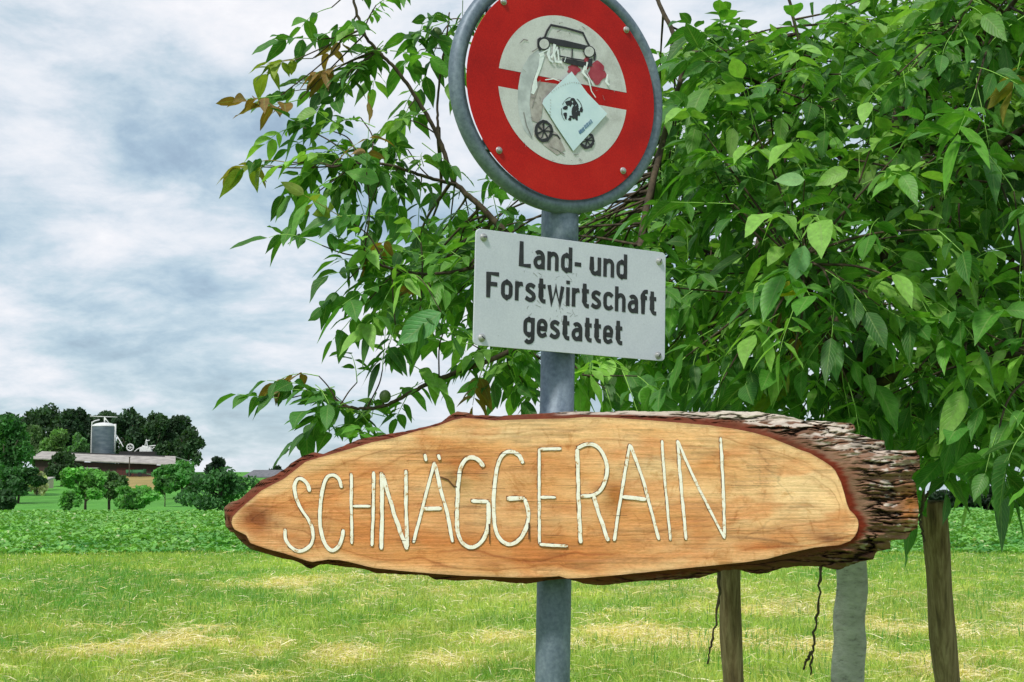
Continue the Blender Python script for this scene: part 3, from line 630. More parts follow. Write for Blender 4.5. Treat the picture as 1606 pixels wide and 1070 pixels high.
for ccx, ccy, a0 in ((w_ - rr, h_ - rr, 0), (-w_ + rr, h_ - rr, 90), (-w_ + rr, -h_ + rr, 180), (w_ - rr, -h_ + rr, 270)):
    ol += [(uc + ccx + rr * math.cos(R(a0 + t_)), vc + ccy + rr * math.sin(R(a0 + t_))) for t_ in (0, 22.5, 45, 67.5, 90)]
m = MB(); n_ = len(ol); sc_ = lambda s: [(uc + (u - uc) * s, vc + (v_ - vc) * s) for u, v_ in ol]
V = [PL.at(u, v_, -.0022) for u, v_ in ol] + [PL.at(u, v_, -.0006) for u, v_ in ol] + [PL.at(u, v_, 0) for u, v_ in sc_(.996)]
m.add(V, [tuple(range(n_))[::-1]] + [(i + k * n_, (i + 1) % n_ + k * n_, (i + 1) % n_ + (k + 1) * n_, i + (k + 1) * n_) for k in (0, 1) for i in range(n_)] + [tuple(range(2 * n_, 3 * n_))])
m.build('panel', plm, plate)
for (px, py), s_ in zip(((758.5, 372.5), (1033.6, 410), (755.5, 530), (1032, 557.6)), (.1, 1.2, -.7, 1.0)): bolt(PL, px, py, .0058, plate, s_)
m = MB(); m.add([PL.at(uc - .03 + su * .05, vc + sv * .05, hh) for su in (-1, 1) for sv in (-1, 1) for hh in (-.0028, -.016)], [(0, 1, 3, 2), (4, 6, 7, 5), (0, 4, 5, 1), (2, 3, 7, 6), (0, 2, 6, 4), (1, 5, 7, 3)]); m.build('clamp', galv, plate)
# monoline road-sign lettering; x-height .72, cap height 1, stroke .15
ARC = lambda cx, cy, rx, ry, a0, a1, n=9: [(cx + rx * math.cos(R(a)), cy + ry * math.sin(R(a))) for a in np.linspace(a0, a1, n)]
XH, SW = .74, .155; hw = SW / 2
def bowl(x0, x1, y0, y1):   # closed rounded rectangle
    r_ = min((x1 - x0) / 2, .2)
    return ARC(x1 - r_, y1 - r_, r_, r_, 0, 90, 6) + ARC(x0 + r_, y1 - r_, r_, r_, 90, 180, 6) + ARC(x0 + r_, y0 + r_, r_, r_, 180, 270, 6) + ARC(x1 - r_, y0 + r_, r_, r_, 270, 360, 6)
def closed(p): return p + [p[0], p[1]]
a_, z_ = hw, XH - hw
GL = {
 'L': (.50, [[(a_, 1), (a_, hw), (.50, hw)]]),
 'F': (.52, [[(a_, 0), (a_, 1 - hw), (.53, 1 - hw)], [(a_, .53), (.46, .53)]]),
 'a': (.50, [ARC(.25, z_ - .19, .17, .19, 140, 0) + [(.50 - hw, 0)], [(.50 - hw, .46), (.28, .44)] + ARC(.25, .255, .25 - hw, .18, 90, 270) + [(.30, hw), (.50 - hw, .20)]]),
 'n': (.50, [[(a_, 0), (a_, XH)], [(a_, z_ - .12)] + ARC(.27, z_ - .17, .50 - hw - .27, .17, 110, 0) + [(.50 - hw, 0)]]),
 'd': (.50, [[(.50 - hw, 0), (.50 - hw, 1)], closed(bowl(a_, .50 - hw, hw, z_))]),
 'u': (.50, [[(a_, XH), (a_, .24)] + ARC(.23, .24, .23 - hw, .24 - hw, 180, 290) + [(.50 - hw, .18)], [(.50 - hw, 0), (.50 - hw, XH)]]),
 '-': (.30, [[(.0, .36), (.30, .36)]]),
 'o': (.50, [closed(bowl(a_, .50 - hw, hw, z_))]),
 'r': (.34, [[(a_, 0), (a_, XH)], [(a_, z_ - .13)] + ARC(.27, z_ - .19, .17, .19, 120, 75, 5) + [(.34, z_)]]),
 's': (.46, [[(.42, z_ - .07)] + ARC(.24, z_ - .14, .155, .14, 60, 200, 7) + [(.2, .41), (.27, .37)] + ARC(.225, .225, .165, .15, 30, -150, 8)[0:7] + [(.02, .16)]]),
 't': (.33, [[(.13, .96), (.13, .24)] + ARC(.27, .24, .14, .24 - hw, 180, 265, 5) + [(.34, hw)], [(0, z_), (.33, z_)]]),
 'w': (.72, [[(.05, XH), (.19, .04), (.36, .68), (.53, .04), (.67, XH)]]),
 'i': (SW, [[(a_, 0), (a_, XH)], [(a_, .86), (a_, 1.0)]]),
 'c': (.44, [[(.43, z_ - .1)] + ARC(.25, z_ - .17, .25 - hw, .17, 50, 180, 8) + ARC(.25, .17 + hw, .25 - hw, .17, 180, 310, 8) + [(.43, hw + .1)]]),
 'h': (.50, [[(a_, 0), (a_, 1)], [(a_, z_ - .12)] + ARC(.27, z_ - .17, .50 - hw - .27, .17, 110, 0) + [(.50 - hw, 0)]]),
 'f': (.33, [[(.13, 0), (.13, .76)] + ARC(.29, .76, .16, .24 - hw, 180, 95, 5) + [(.36, 1 - hw)], [(0, z_), (.32, z_)]]),
 'g': (.50, [closed(bowl(a_, .50 - hw, hw, z_)), [(.50 - hw, XH), (.50 - hw, -.02)] + ARC(.25, -.05, .25 - hw, .16, 0, -150, 8)]),
 'e': (.48, [[(a_, .36), (.48 - hw, .36)] + ARC(.24, z_ - .17, .24 - hw, .17, 0, 180, 9) + ARC(.24, .17 + hw, .24 - hw, .17, 180, 310, 8) + [(.44, hw + .08)]]),
}
z2 = lambda x, y: PL.loc(720 + x / 3.243, 330 + y / 3.243)
def line(txt, p0, p1, cap):
    (u0, v0), (u1, v1) = z2(*p0), z2(*p1); gap = .115
    adv = 0; pos = []
    for i, ch in enumerate(txt):
        if ch == ' ': adv += .30; pos.append(None); continue
        pos.append(adv); adv += GL[ch][0] + gap
    tot = adv - gap; H_ = cap; sx_ = (u1 - u0) / tot
    for i, ch in enumerate(txt):
        if ch == ' ': continue
        m = MB()
        for k, st_ in enumerate(GL[ch][1]):
            pts = np.array([(u0 + (pos[i] + x_) * sx_, v0 + (v1 - v0) * (pos[i] + x_) / tot + y_ * H_) for x_, y_ in st_])
            ribbon(m, PL, pts, SW * H_ * 1.08, .0006 + .00012 * k)
        m.build('letter', blackm, plate)
capH = abs(z2(305, 155)[1] - z2(305, 286)[1])
line('Land- und', (306, 287), (853, 351), capH)
line('Forstwirtschaft', (138, 442), (1001, 535), capH)
line('gestattet', (326, 640), (828, 686), capH)
scr = noisy('scratch_dirt', srgb(120, 122, 122), srgb(150, 152, 152), 80, .7)
for _ in range(44):
    a, b_ = random.gauss(500, 75), random.choice((random.gauss(520, 28), random.gauss(325, 22))); q_ = random.uniform(.2, 2.9); l_ = random.uniform(6, 34)
    m = MB(); ribbon(m, PL, [z2(a, b_), z2(a + l_ * .5 * math.cos(q_) + random.uniform(-3, 3), b_ - l_ * .5 * math.sin(q_)), z2(a + l_ * math.cos(q_), b_ - l_ * math.sin(q_))], .0006, .0004, .8); m.build('scratch', scr, plate)

# ------------------------------------------------------------------ wooden board
TH = .07; BY = POLE_Y - .034 - TH
z3 = lambda x, y: (340 + x / 2.868, 630 + y / 2.868)
z4 = lambda x, y: (880 + x / 2.769, 630 + y / 2.769)
A3 = lambda *p: [z3(*q) for q in p]
A4 = lambda *p: [z4(*q) for q in p]
# matched sections (outer rim , inner face edge), clockwise from the left tip
secs = [
 (A3((35, 500), (32, 480), (60, 455), (100, 442), (150, 400), (200, 352), (255, 335), (300, 308), (340, 275), (390, 244), (440, 228), (480, 236), (560, 203), (640, 170), (750, 150), (850, 133), (960, 108), (1010, 92), (1040, 68), (1080, 44)),
  A3((66, 545), (70, 520), (100, 488), (125, 465), (165, 432), (200, 402), (250, 375), (300, 350), (345, 315), (400, 272), (450, 257), (500, 243), (600, 215), (700, 185), (800, 165), (900, 135), (1000, 110), (1060, 87), (1110, 76))),
 (A3((1080, 44), (1130, 50), (1160, 62), (1200, 60), (1260, 66), (1340, 60), (1420, 56), (1500, 50)) + A4((60, 43), (180, 46), (300, 40), (400, 45), (500, 41), (600, 46), (700, 40), (780, 44)),
  A3((1110, 76), (1160, 80), (1250, 88), (1400, 82), (1500, 80), (1580, 79)) + A4((100, 70), (200, 72), (300, 78), (400, 85), (520, 95), (650, 106), (760, 122))),
 (A4((780, 44), (860, 46), (930, 56), (1000, 66), (1060, 84), (1120, 84), (1200, 90), (1258, 94), (1278, 118), (1240, 134), (1290, 142), (1350, 160), (1400, 170), (1412, 200), (1390, 210), (1440, 212), (1540, 213)),
  A4((760, 122), (830, 136), (900, 155), (950, 175), (1000, 195), (1040, 212), (1080, 225), (1140, 260), (1170, 280), (1190, 300))),
 (A4((1540, 213), (1556, 240), (1556, 290), (1530, 308), (1518, 330), (1540, 352), (1546, 380), (1550, 450), (1552, 500), (1550, 545), (1512, 568)),
  A4((1190, 300), (1215, 350), (1230, 400), (1240, 440), (1252, 470), (1275, 492), (1290, 515), (1292, 535), (1288, 560))),
 (A4((1512, 568), (1500, 598), (1430, 602), (1425, 640), (1370, 650), (1352, 685), (1290, 700), (1240, 716), (1200, 730), (1120, 716), (1050, 714)),
  A4((1288, 560), (1275, 585), (1255, 605), (1210, 622), (1160, 626), (1100, 632), (1040, 645))),
 (A4((1050, 714), (960, 722), (900, 742), (850, 750), (800, 738), (760, 728), (700, 735), (600, 766), (480, 775), (350, 780), (250, 790), (180, 798), (100, 792), (70, 780), (20, 768)),
  A4((1040, 645), (980, 658), (900, 680), (800, 695), (700, 705), (550, 720), (400, 735), (300, 745), (200, 755), (100, 763), (20, 765))),
 (A3((1540, 798), (1480, 806), (1390, 820), (1290, 812), (1200, 800), (1100, 805), (980, 800), (950, 783), (900, 780), (800, 775), (720, 772), (660, 752), (600, 746), (500, 731), (460, 735), (424, 753)),
  A3((1540, 782), (1480, 786), (1400, 790), (1300, 787), (1200, 784), (1100, 780), (1000, 773), (900, 765), (800, 756), (700, 745), (600, 720), (550, 710), (500, 708), (430, 719))),
 (A3((424, 753), (400, 742), (380, 728), (340, 712), (300, 706), (220, 684), (150, 664), (100, 620), (78, 590), (60, 585), (40, 560), (36, 525)),
  A3((430, 719), (412, 716), (400, 712), (350, 696), (300, 680), (220, 660), (150, 635), (132, 600), (100, 585), (80, 575), (70, 560)))]
def resamp(p, n, last=False):
    p = np.asarray(p, float); s_ = np.concatenate([[0], np.cumsum(np.linalg.norm(np.diff(p, axis=0), axis=1))]); t_ = np.linspace(0, s_[-1], n, endpoint=last)
    return np.stack([np.interp(t_, s_, p[:, 0]), np.interp(t_, s_, p[:, 1])], 1)
nsec = [170, 190, 150, 110, 110, 190, 190, 120]
OUT = np.concatenate([resamp(o, k) for (o, _), k in zip(secs, nsec)]); INN = np.concatenate([resamp(i, k) for (_, i), k in zip(secs, nsec)])
Nn_ = len(OUT); BO = onY(860, 790, BY)
def pxBY(p, dy): return np.stack([onY(a, b_, BY + e) for (a, b_), e in zip(p, np.broadcast_to(dy, (len(p),)))])
wboard = thing('wooden_name_board', 'oval slab of orange wood with bark edge and hand painted white lettering', 'wooden sign', BO)
# bark ring
M = 44; wid = np.linalg.norm(OUT - INN, axis=1); wide = sstep(14, 60, wid)
cs = np.cumsum(np.r_[0, np.linalg.norm(np.diff(OUT, axis=0), axis=1)])
outw = OUT - INN; outw /= np.linalg.norm(outw, axis=1)[:, None] + 1e-9
rows, cols, dys = [], [], []
for r_ in range(M + 1):
    t_ = r_ / M
    p = INN + (OUT - INN) * t_
    x_, y_ = p[:, 0], p[:, 1]
    dep = (.004 + .022 * t_ ** .7) * (1 - wide) + wide * (.003 + .052 * t_ ** 1.5)
    fis = fbm(x_ * .012, y_ * .085 + .9 * fbm(x_ * .03, y_ * .03, 3, 3), 40, 4); crk = np.exp(-((np.abs(fis - .5)) / .03) ** 2); crk2 = np.exp(-((np.abs(fbm(x_ * .012 + 7, y_ * .12, 61, 2) - .52)) / .016) ** 2)
    e_ = sstep(.12, .4, t_)
    nn_ = fbm(x_ * .03, y_ * .10, 44, 4)
    dep = dep + e_ * (.35 + .65 * wide) * (.022 * (crk * .8 + .5 * crk2) - .03 * (nn_ - .35)) * (1 if r_ < M else .6)
    jit = e_ * (2.2 + 3.5 * wide) * (fbm(cs * .12, r_ * .35 + 0 * cs, 70, 4) - .45)
    p = p + outw * jit[:, None]
    rows.append(p); dys.append(dep)
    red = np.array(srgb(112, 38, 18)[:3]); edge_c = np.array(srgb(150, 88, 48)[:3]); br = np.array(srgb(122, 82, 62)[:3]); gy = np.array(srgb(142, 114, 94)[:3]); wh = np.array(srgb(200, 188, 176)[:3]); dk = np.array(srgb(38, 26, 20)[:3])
    tw = t_ * wid / 12      # inner rim measured in pixels/12
    k = fbm(x_ * .05, y_ * .09, 81, 4)[:, None]
    c = br * (1 - k) + gy * k
    rimk = (1 - sstep(.5, 1.5, tw + .8 * (fbm(cs * .2, 0 * cs, 5, 3) - .5)))[:, None]; c = c * (1 - rimk) + red * rimk
    if True:
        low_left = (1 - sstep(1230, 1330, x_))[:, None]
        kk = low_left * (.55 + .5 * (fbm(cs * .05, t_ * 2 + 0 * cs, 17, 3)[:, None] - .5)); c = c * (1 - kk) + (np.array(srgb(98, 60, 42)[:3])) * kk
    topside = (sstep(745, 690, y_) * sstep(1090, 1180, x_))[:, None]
    lich_skylit = .85 * sstep(.47, .54, fbm(x_ * .05 + 3, y_ * .22, 91, 4))[:, None] * topside * sstep(.25, .5, t_)  # pale lichen on the top edge, with its skylight painted in
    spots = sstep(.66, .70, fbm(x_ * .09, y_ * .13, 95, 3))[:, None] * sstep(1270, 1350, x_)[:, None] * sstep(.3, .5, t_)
    top_skylit = (sstep(664, 656, y_) * sstep(860, 900, x_))[:, None] * sstep(.45, .7, t_) * .8  # whitish strip: sky-lit upper rim painted into the bark colour
    c = c * (1 - np.clip(lich_skylit + spots * .8 + top_skylit, 0, 1)) + wh * np.clip(lich_skylit + spots * .8 + top_skylit, 0, 1)
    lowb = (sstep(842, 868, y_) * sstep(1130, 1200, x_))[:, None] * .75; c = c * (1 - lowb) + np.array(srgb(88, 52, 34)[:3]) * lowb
    orange = (np.exp(-(((x_ - 1428) / 16) ** 2 + ((y_ - 795) / 32) ** 2)) * .8)[:, None]; c = c * (1 - orange) + np.array(srgb(176, 110, 48)[:3]) * orange
    ck = (np.clip(crk * 1.0 + crk2 * .7, 0, 1) * e_ * (.5 + .5 * wide))[:, None] * .95; c = c * (1 - ck) + dk * ck
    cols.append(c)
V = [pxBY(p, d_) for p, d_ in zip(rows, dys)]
# round the rim back to the rear face
cenp = np.array([[900, 785]])
for kk_, (sh, dd) in enumerate(((.995, .05), (.985, TH - .004), (.97, TH))):
    p = rows[-1] * sh + (1 - sh) * np.stack([OUT[:, 0], np.full(Nn_, 785.)], 1); V.append(pxBY(p, np.maximum(dys[-1], dd))); cols.append(cols[-1] * .9)
V.append(pxBY(INN * .96 + .04 * np.stack([INN[:, 0], np.full(Nn_, 785.)], 1), TH)); cols.append(cols[-1])
nr = len(V); Vc = np.concatenate(V); i, j = np.meshgrid(np.arange(nr - 1), np.arange(Nn_), indexing='ij'); i, j = i.ravel(), j.ravel()
F = np.stack([i * Nn_ + j, i * Nn_ + (j + 1) % Nn_, (i + 1) * Nn_ + (j + 1) % Nn_, (i + 1) * Nn_ + j], 1)
barkm, n, b = mat('bark_material', (.2, .15, .1, 1), .9, 0, .25)
v = mapping(n, objco(n), (1, 1, 3.2)); f = noise(n, v, 32, 10, .72); L_(n, mixc(n, 1.0, attr(n).outputs['Color'], ramp(n, f, [(.30, (.62, .55, .5, 1)), (.44, (.95, .95, .95, 1)), (.66, (1.25, 1.22, 1.18, 1))]), 'MULTIPLY'), b.inputs['Base Color']); bump(n, b, f, .6, .006)
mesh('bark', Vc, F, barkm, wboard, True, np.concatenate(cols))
# wood face as a column grid between the upper and lower inner edges
il = int(np.argmin(INN[:, 0])); ir = int(np.argmax(INN[:, 0]))
rolled = np.roll(INN, -il, axis=0); k = (ir - il) % Nn_
up_, lo_ = rolled[:k + 1], np.vstack([rolled[k:], rolled[:1]])[::-1]
def mono(p):
    x_ = np.maximum.accumulate(p[:, 0]) + np.arange(len(p)) * 1e-5; return x_, p[:, 1]
ux, uy = mono(up_); lx, ly = mono(lo_)
nc, nrw = 720, 170; gx = np.linspace(ux[0] + .3, ux[-1] - .3, nc)
T_, B_ = np.interp(gx, ux, uy), np.interp(gx, lx, ly)
PX = np.tile(gx, (nrw, 1)); PY = T_ + (B_ - T_) * np.linspace(-.004, 1.004, nrw)[:, None]
px, py = PX.ravel(), PY.ravel()
wp = 22 * (fbm(px * .006, py * .012, 101, 3) - .5)
fig = fbm(px * .007, (py + wp * 1.6) * .022, 103, 5); grain = fbm(px * .012, (py + wp * .4) * .55, 107, 4); fine = fbm(px * .02, py * 1.1, 109, 3)
lt, mdc, og, dkb = (np.array(srgb(*q_)[:3]) for q_ in ((246, 206, 156), (230, 166, 106), (206, 122, 62), (150, 84, 42)))
kk = np.clip((fig - .3) * 2.2, 0, 1)[:, None]; c = mdc * (1 - kk) + lt * kk
def blob(cx_, cy_, rx, ry, s, col, amt, rot=0.0, pw=2):
    global c
    dx_, dy_ = px - cx_, py - cy_; u = (dx_ * math.cos(rot) + dy_ * math.sin(rot)) / rx; v_ = (-dx_ * math.sin(rot) + dy_ * math.cos(rot)) / ry
    nz = fbm(px * .03 + s, py * .06, 120 + s, 4); m_ = np.exp(-(u * u + v_ * v_) ** (pw / 2)) * np.clip(.25 + 1.5 * nz, 0, 1.3)
    m_ = np.clip(m_ * amt, 0, 1)[:, None]; c = c * (1 - m_) + col * m_
blob(900, 860, 420, 60, 1, og, .5); blob(600, 800, 260, 70, 2, og, .45); blob(400, 812, 36, 26, 3, dkb, .95, .5); blob(440, 845, 50, 14, 4, og, .9)
blob(500, 735, 110, 14, 15, np.array(srgb(200, 140, 84)[:3]), .5, -.3)
blob(1250, 760, 80, 50, 5, lt, .9); blob(1290, 800, 50, 40, 6, lt, .8); blob(1170, 700, 80, 16, 16, lt, .7); blob(780, 680, 90, 12, 17, lt, .8)
blob(722, 745, 28, 26, 7, np.array(srgb(150, 112, 58)[:3]), 1.0); blob(706, 722, 24, 12, 8, og * .8, 1.1); blob(755, 735, 26, 14, 9, dkb, .5)
blob(966, 775, 16, 26, 10, np.array(srgb(160, 108, 54)[:3]), 1.0); blob(975, 712, 50, 14, 18, og, .5); blob(860, 872, 40, 12, 11, dkb, .6); blob(760, 848, 180, 10, 12, og, .6)
blob(1210, 855, 90, 18, 13, og, .7, -.35); blob(1300, 845, 26, 9, 21, np.array(srgb(120, 52, 24)[:3]), .9, .2); blob(1110, 870, 120, 12, 14, og, .6, -.12)
blob(850, 730, 60, 22, 19, og, .5); blob(1200, 745, 14, 50, 20, og, .35)
# curved heartwood lines near both ends
for cx_, cy_, rx, ry, lo, hi in ((900, 770, 300, 88, 1100, 1260), (900, 770, 352, 104, 1150, 1330), (930, 800, 540, 82, 380, 470), (900, 770, 270, 95, 1080, 1200)):
    rr_ = np.hypot((px - cx_) / rx, (py - cy_) / ry) + .30 * (fbm(px * .012, py * .03, 131 + lo, 4) - .5)
    ln = np.exp(-((rr_ - 1) / .006) ** 2) * sstep(lo, lo + 30, px) * sstep(hi, hi - 30, px) * fbm(px * .03, py * .03, 133, 3); c = c * (1 - .45 * ln[:, None])
lb = np.exp(-((py - (868 - 26 * np.sin((px - 1000) / 95.) * sstep(1000, 1100, px)) - 6 * (fbm(px * .03, 0 * px, 5) - .5)) / 2.2) ** 2) * sstep(1120, 1150, px) * sstep(1280, 1250, px)
c = c * (1 - .4 * lb[:, None])
edg = np.minimum(np.abs(PY - T_), np.abs(PY - B_)).ravel(); edg = np.minimum(edg, 1.3 * np.minimum(px - gx[0], gx[-1] - px)) + 34 * (fbm(px * .008, py * .02, 160, 4) - .5)
for e0, sg, am in ((20, 1.1, .36), (26, 2.6, .20), (41, 1.3, .32), (46, 4, .15), (62, 1.2, .28), (78, 2.4, .18)):
    am_ = 1.35 * am * sstep(.38, .62, fbm(px * .006 + e0, py * .01, 170, 3)); c = c * (1 - (am_ * np.exp(-((edg - e0) / sg) ** 2))[:, None] * np.array([.8, 1, 1.15]))
sap = (sstep(20, 8, edg) * .45)[:, None]; c = c * (1 - sap) + lt * 1.05 * sap
mott = fbm(px * .012 + .6 * wp / 22, py * .03, 175, 5)[:, None]; mk = sstep(.5, .72, mott) * .5; c = c * (1 - mk) + og * 1.05 * mk; c = c * (.84 + .30 * fbm(px * .03, py * .06, 176, 5)[:, None])
for sd_, yy, am in ((181, 872, .5), (182, 700, .28), (183, 795, .22)):
    q_ = py - yy - 26 * (fbm(px * .012, 0 * px, sd_, 5) - .5) + .00012 * (px - 880) ** 2 * (1 if yy > 790 else -1) * (yy != 795); c = c * (1 - (am * np.exp(-(q_ / 1.8) ** 2) * sstep(.4, .55, fbm(px * .008, 0 * px, sd_ + 9, 3)))[:, None] * np.array([.7, 1, 1.2]))
    k_ = (am * .5 * np.exp(-np.clip(q_, 0, None) / 12) * (q_ > 0))[:, None]; c = c * (1 - k_) + og * k_
speck = fbm(px * .22, py * .5, 178, 3)[:, None]; c = c * (.90 + .20 * speck)
c = c * (.95 + .10 * grain[:, None]) * (.91 + .18 * fine[:, None])
ln = sstep(.60, .66, fbm(px * .01 + 50, py * .35, 140, 2)) * sstep(.5, .6, fbm(px * .02, py * .03, 150, 2)); c = c * (1 - .22 * ln[:, None])
edge = np.minimum(np.abs(PY - T_), np.abs(PY - B_)).ravel(); c = c * (1 - .30 * (np.exp(-(edge / 2.2) ** 2))[:, None])
dz = -.0022 * (fig - .5) - .0010 * (grain - .5)
V = np.stack([onY(a_, b_, BY + .0 + e_) for a_, b_, e_ in zip(px, py, dz)])
i, j = np.meshgrid(np.arange(nrw - 1), np.arange(nc - 1), indexing='ij'); q = (i * nc + j).ravel(); F = np.stack([q, q + nc, q + nc + 1, q + 1], 1)
woodm, n, b = mat('cut_wood_material', (.6, .4, .2, 1), .55, 0, .35)
v = mapping(n, objco(n), (1, 1, 9)); f = noise(n, v, 40, 7, .75, .3); f2 = noise(n, mapping(n, objco(n), (1, 1, 6)), 160, 4, .7)
c_ = mixc(n, 1.0, attr(n).outputs['Color'], ramp(n, f, [(.30, (.86, .82, .76, 1)), (.46, (1, 1, 1, 1)), (.7, (1.04, 1.04, 1.03, 1))]), 'MULTIPLY')
fs = noise(n, mapping(n, objco(n), (1, 1, 14), (2, 0, 5)), 34, 8, .8, .1); c_ = mixc(n, 1.0, c_, ramp(n, fs, [(.33, (.52, .42, .34, 1)), (.39, (1, 1, 1, 1)), (.62, (1, 1, 1, 1)), (.7, (1.12, 1.1, 1.06, 1))]), 'MULTIPLY')
fk = noise(n, mapping(n, objco(n), (1.3, 1, 1), (7, 0, 1)), 16, 9, .75, 1.2); c_ = mixc(n, 1.0, c_, ramp(n, fk, [(.36, (.78, .66, .54, 1)), (.46, (1, 1, 1, 1)), (.6, (1.03, 1.0, .97, 1))]), 'MULTIPLY')
L_(n, mixc(n, 1.0, c_, ramp(n, f2, [(.34, (.86, .84, .80, 1)), (.6, (1.05, 1.05, 1.05, 1))]), 'MULTIPLY'), b.inputs['Base Color']); bump(n, b, f, .35, .003)
mesh('cut_face', V, F, woodm, wboard, True, c)
m = MB(); bp = pxBY(INN[::12] * .96 + .04 * np.array([[900, 785]]), TH - .002); m.add(bp, [tuple(range(len(bp)))[::-1]]); m.build('back_face', barkm, wboard)
# painted carved letters
BP = Plane(np.array([BO[0], BY, BO[2]]), np.array([0, -1.0, 0]), np.array([1.0, 0, 0]), np.array([0, 0, 1.0]))
carv, n, b = mat('white_letter_paint', srgb(236, 228, 206), .75, 0, .2)
f = noise(n, objco(n), 90, 6, .75); L_(n, ramp(n, f, [(.37, srgb(190, 146, 98)), (.43, srgb(240, 230, 214)), (.6, srgb(250, 244, 236))]), b.inputs['Base Color'])
burn_shade = noisy('groove_edge_shade', srgb(84, 50, 26), srgb(150, 98, 56), 120, .8)
def letter(strokes, w=.0088, zf=z3):
    w *= .62
    m = MB(); e = MB()
    for k, st_ in enumerate(strokes):
        p = np.array([BP.loc(*zf(*q_)) for q_ in st_]); 
        if len(p) > 2: p = bez(p, 5)
        L_ = np.linalg.norm(np.diff(p, axis=0), axis=1).sum(); p = resamp(p, max(6, int(L_ / .0035)), True)
        ww = w * random.uniform(.9, 1.12)
        sd_ = random.uniform(0, 90); al = np.arange(len(p)) * .0035
        # dark ribbon shifted up-left: burnt edge with painted shade; then letter bead
        ribbon(e, BP, p + np.array([-.0007, .0004]), ww * 1.10, .0015 + .00015 * k, .30, .0006)
        t = np.gradient(p, axis=0); t /= np.linalg.norm(t, axis=1)[:, None]; nr_ = np.stack([-t[:, 1], t[:, 0]], 1); V = []; n_ = len(p)
        for i_ in range(n_):
            tap = .55 if i_ in (0, n_ - 1) else 1
            a1, a2 = (ww / 2 * tap * (.62 + .76 * float(fbm(al[i_] * 60 + sd_ + q0, sd_, 7, 3))) for q0 in (0, 40))
            for s_, h in ((a1, .0018), (a1 * .6, .0019), (-a2 * .6, .0019), (-a2, .0018)): V.append(BP.at(*(p[i_] + nr_[i_] * s_), h + .00022 * k))
        m.add(V, [(4 * i_ + q_, 4 * i_ + q_ + 1, 4 * i_ + q_ + 5, 4 * i_ + q_ + 4) for i_ in range(n_ - 1) for q_ in range(3)])
    o = m.build('letter', carv, wboard, True); e.build('groove_shade', burn_shade, o)
letter([[(418, 405), (408, 372), (383, 347), (362, 350), (350, 382), (358, 435), (383, 488), (412, 528), (430, 570), (433, 620), (412, 655), (370, 672), (335, 655), (312, 620), (308, 572)]])
letter([[(562, 388), (548, 345), (520, 330), (494, 345), (476, 400), (466, 470), (465, 540), (474, 600), (492, 648), (518, 670), (545, 655), (562, 620), (570, 575)]], .0095)
letter([[(605, 322), (606, 480), (608, 640)], [(706, 315), (704, 480), (698, 650)], [(612, 470), (692, 471)]], .0075)
letter([[(742, 318), (744, 480), (740, 665)], [(748, 330), (800, 510), (856, 665)], [(852, 308), (852, 480), (858, 655)]], .0095)
letter([[(980, 272), (940, 420), (885, 635)], [(980, 280), (1012, 410), (1036, 500), (1062, 632)], [(925, 482), (1012, 480)], [(936, 236), (942, 268)], [(996, 238), (1004, 262)]])
letter([[(1202, 293), (1172, 258), (1135, 252), (1105, 280), (1090, 340), (1083, 430), (1080, 520), (1085, 590), (1108, 638), (1150, 655), (1192, 628), (1215, 580), (1222, 520), (1222, 452)], [(1222, 450), (1145, 447)]], .0105)
letter([[(1378, 278), (1357, 240), (1320, 224), (1285, 240), (1262, 290), (1250, 380), (1245, 470), (1252, 560), (1272, 615), (1312, 642), (1360, 620), (1394, 560), (1402, 500), (1385, 437)], [(1385, 435), (1305, 436)]], .0108)
letter([[(1450, 212), (1450, 430), (1452, 642)], [(1452, 214), (1550, 212)], [(1455, 430), (1525, 431)], [(1452, 642), (1578, 650)]], .0085)
letter([[(70, 205), (76, 410), (85, 615)], [(70, 202), (110, 186), (150, 192), (182, 228), (200, 290), (190, 350), (162, 392), (130, 408), (85, 410)], [(142, 410), (168, 500), (205, 605)]], .0098, z4)
letter([[(298, 185), (262, 400), (230, 605)], [(300, 188), (342, 300), (380, 430), (425, 600)], [(265, 414), (370, 424)]], .0085, z4)
letter([[(438, 168), (448, 320), (475, 603)]], .0066, z4)
letter([[(505, 168), (522, 380), (543, 600)], [(508, 172), (562, 300), (640, 460), (710, 595)], [(692, 156), (703, 360), (710, 588)]], .0076, z4)
crackm = noisy('crack_dark', srgb(66, 40, 22), srgb(110, 72, 40), 60, .9)
for pts in ([(1005, 340), (1040, 352), (1065, 382), (1080, 384)], [(1405, 545), (1404, 620)], [(1226, 550), (1228, 640)]):
    m = MB(); ribbon(m, BP, [BP.loc(*z3(*q_)) for q_ in pts], .0022, .0024, .6); m.build('crack', crackm, wboard)
for _ in range(20):
    a_, b_ = random.uniform(480, 1280), random.uniform(690, 880); p0 = BP.loc(a_, b_); l_ = random.uniform(.02, .06); m = MB()
    ribbon(m, BP, [p0, (p0[0] + l_ / 2, p0[1] + random.uniform(-.001, .001)), (p0[0] + l_, p0[1])], .0005, .0023, .7); m.build('crack', crackm, wboard)

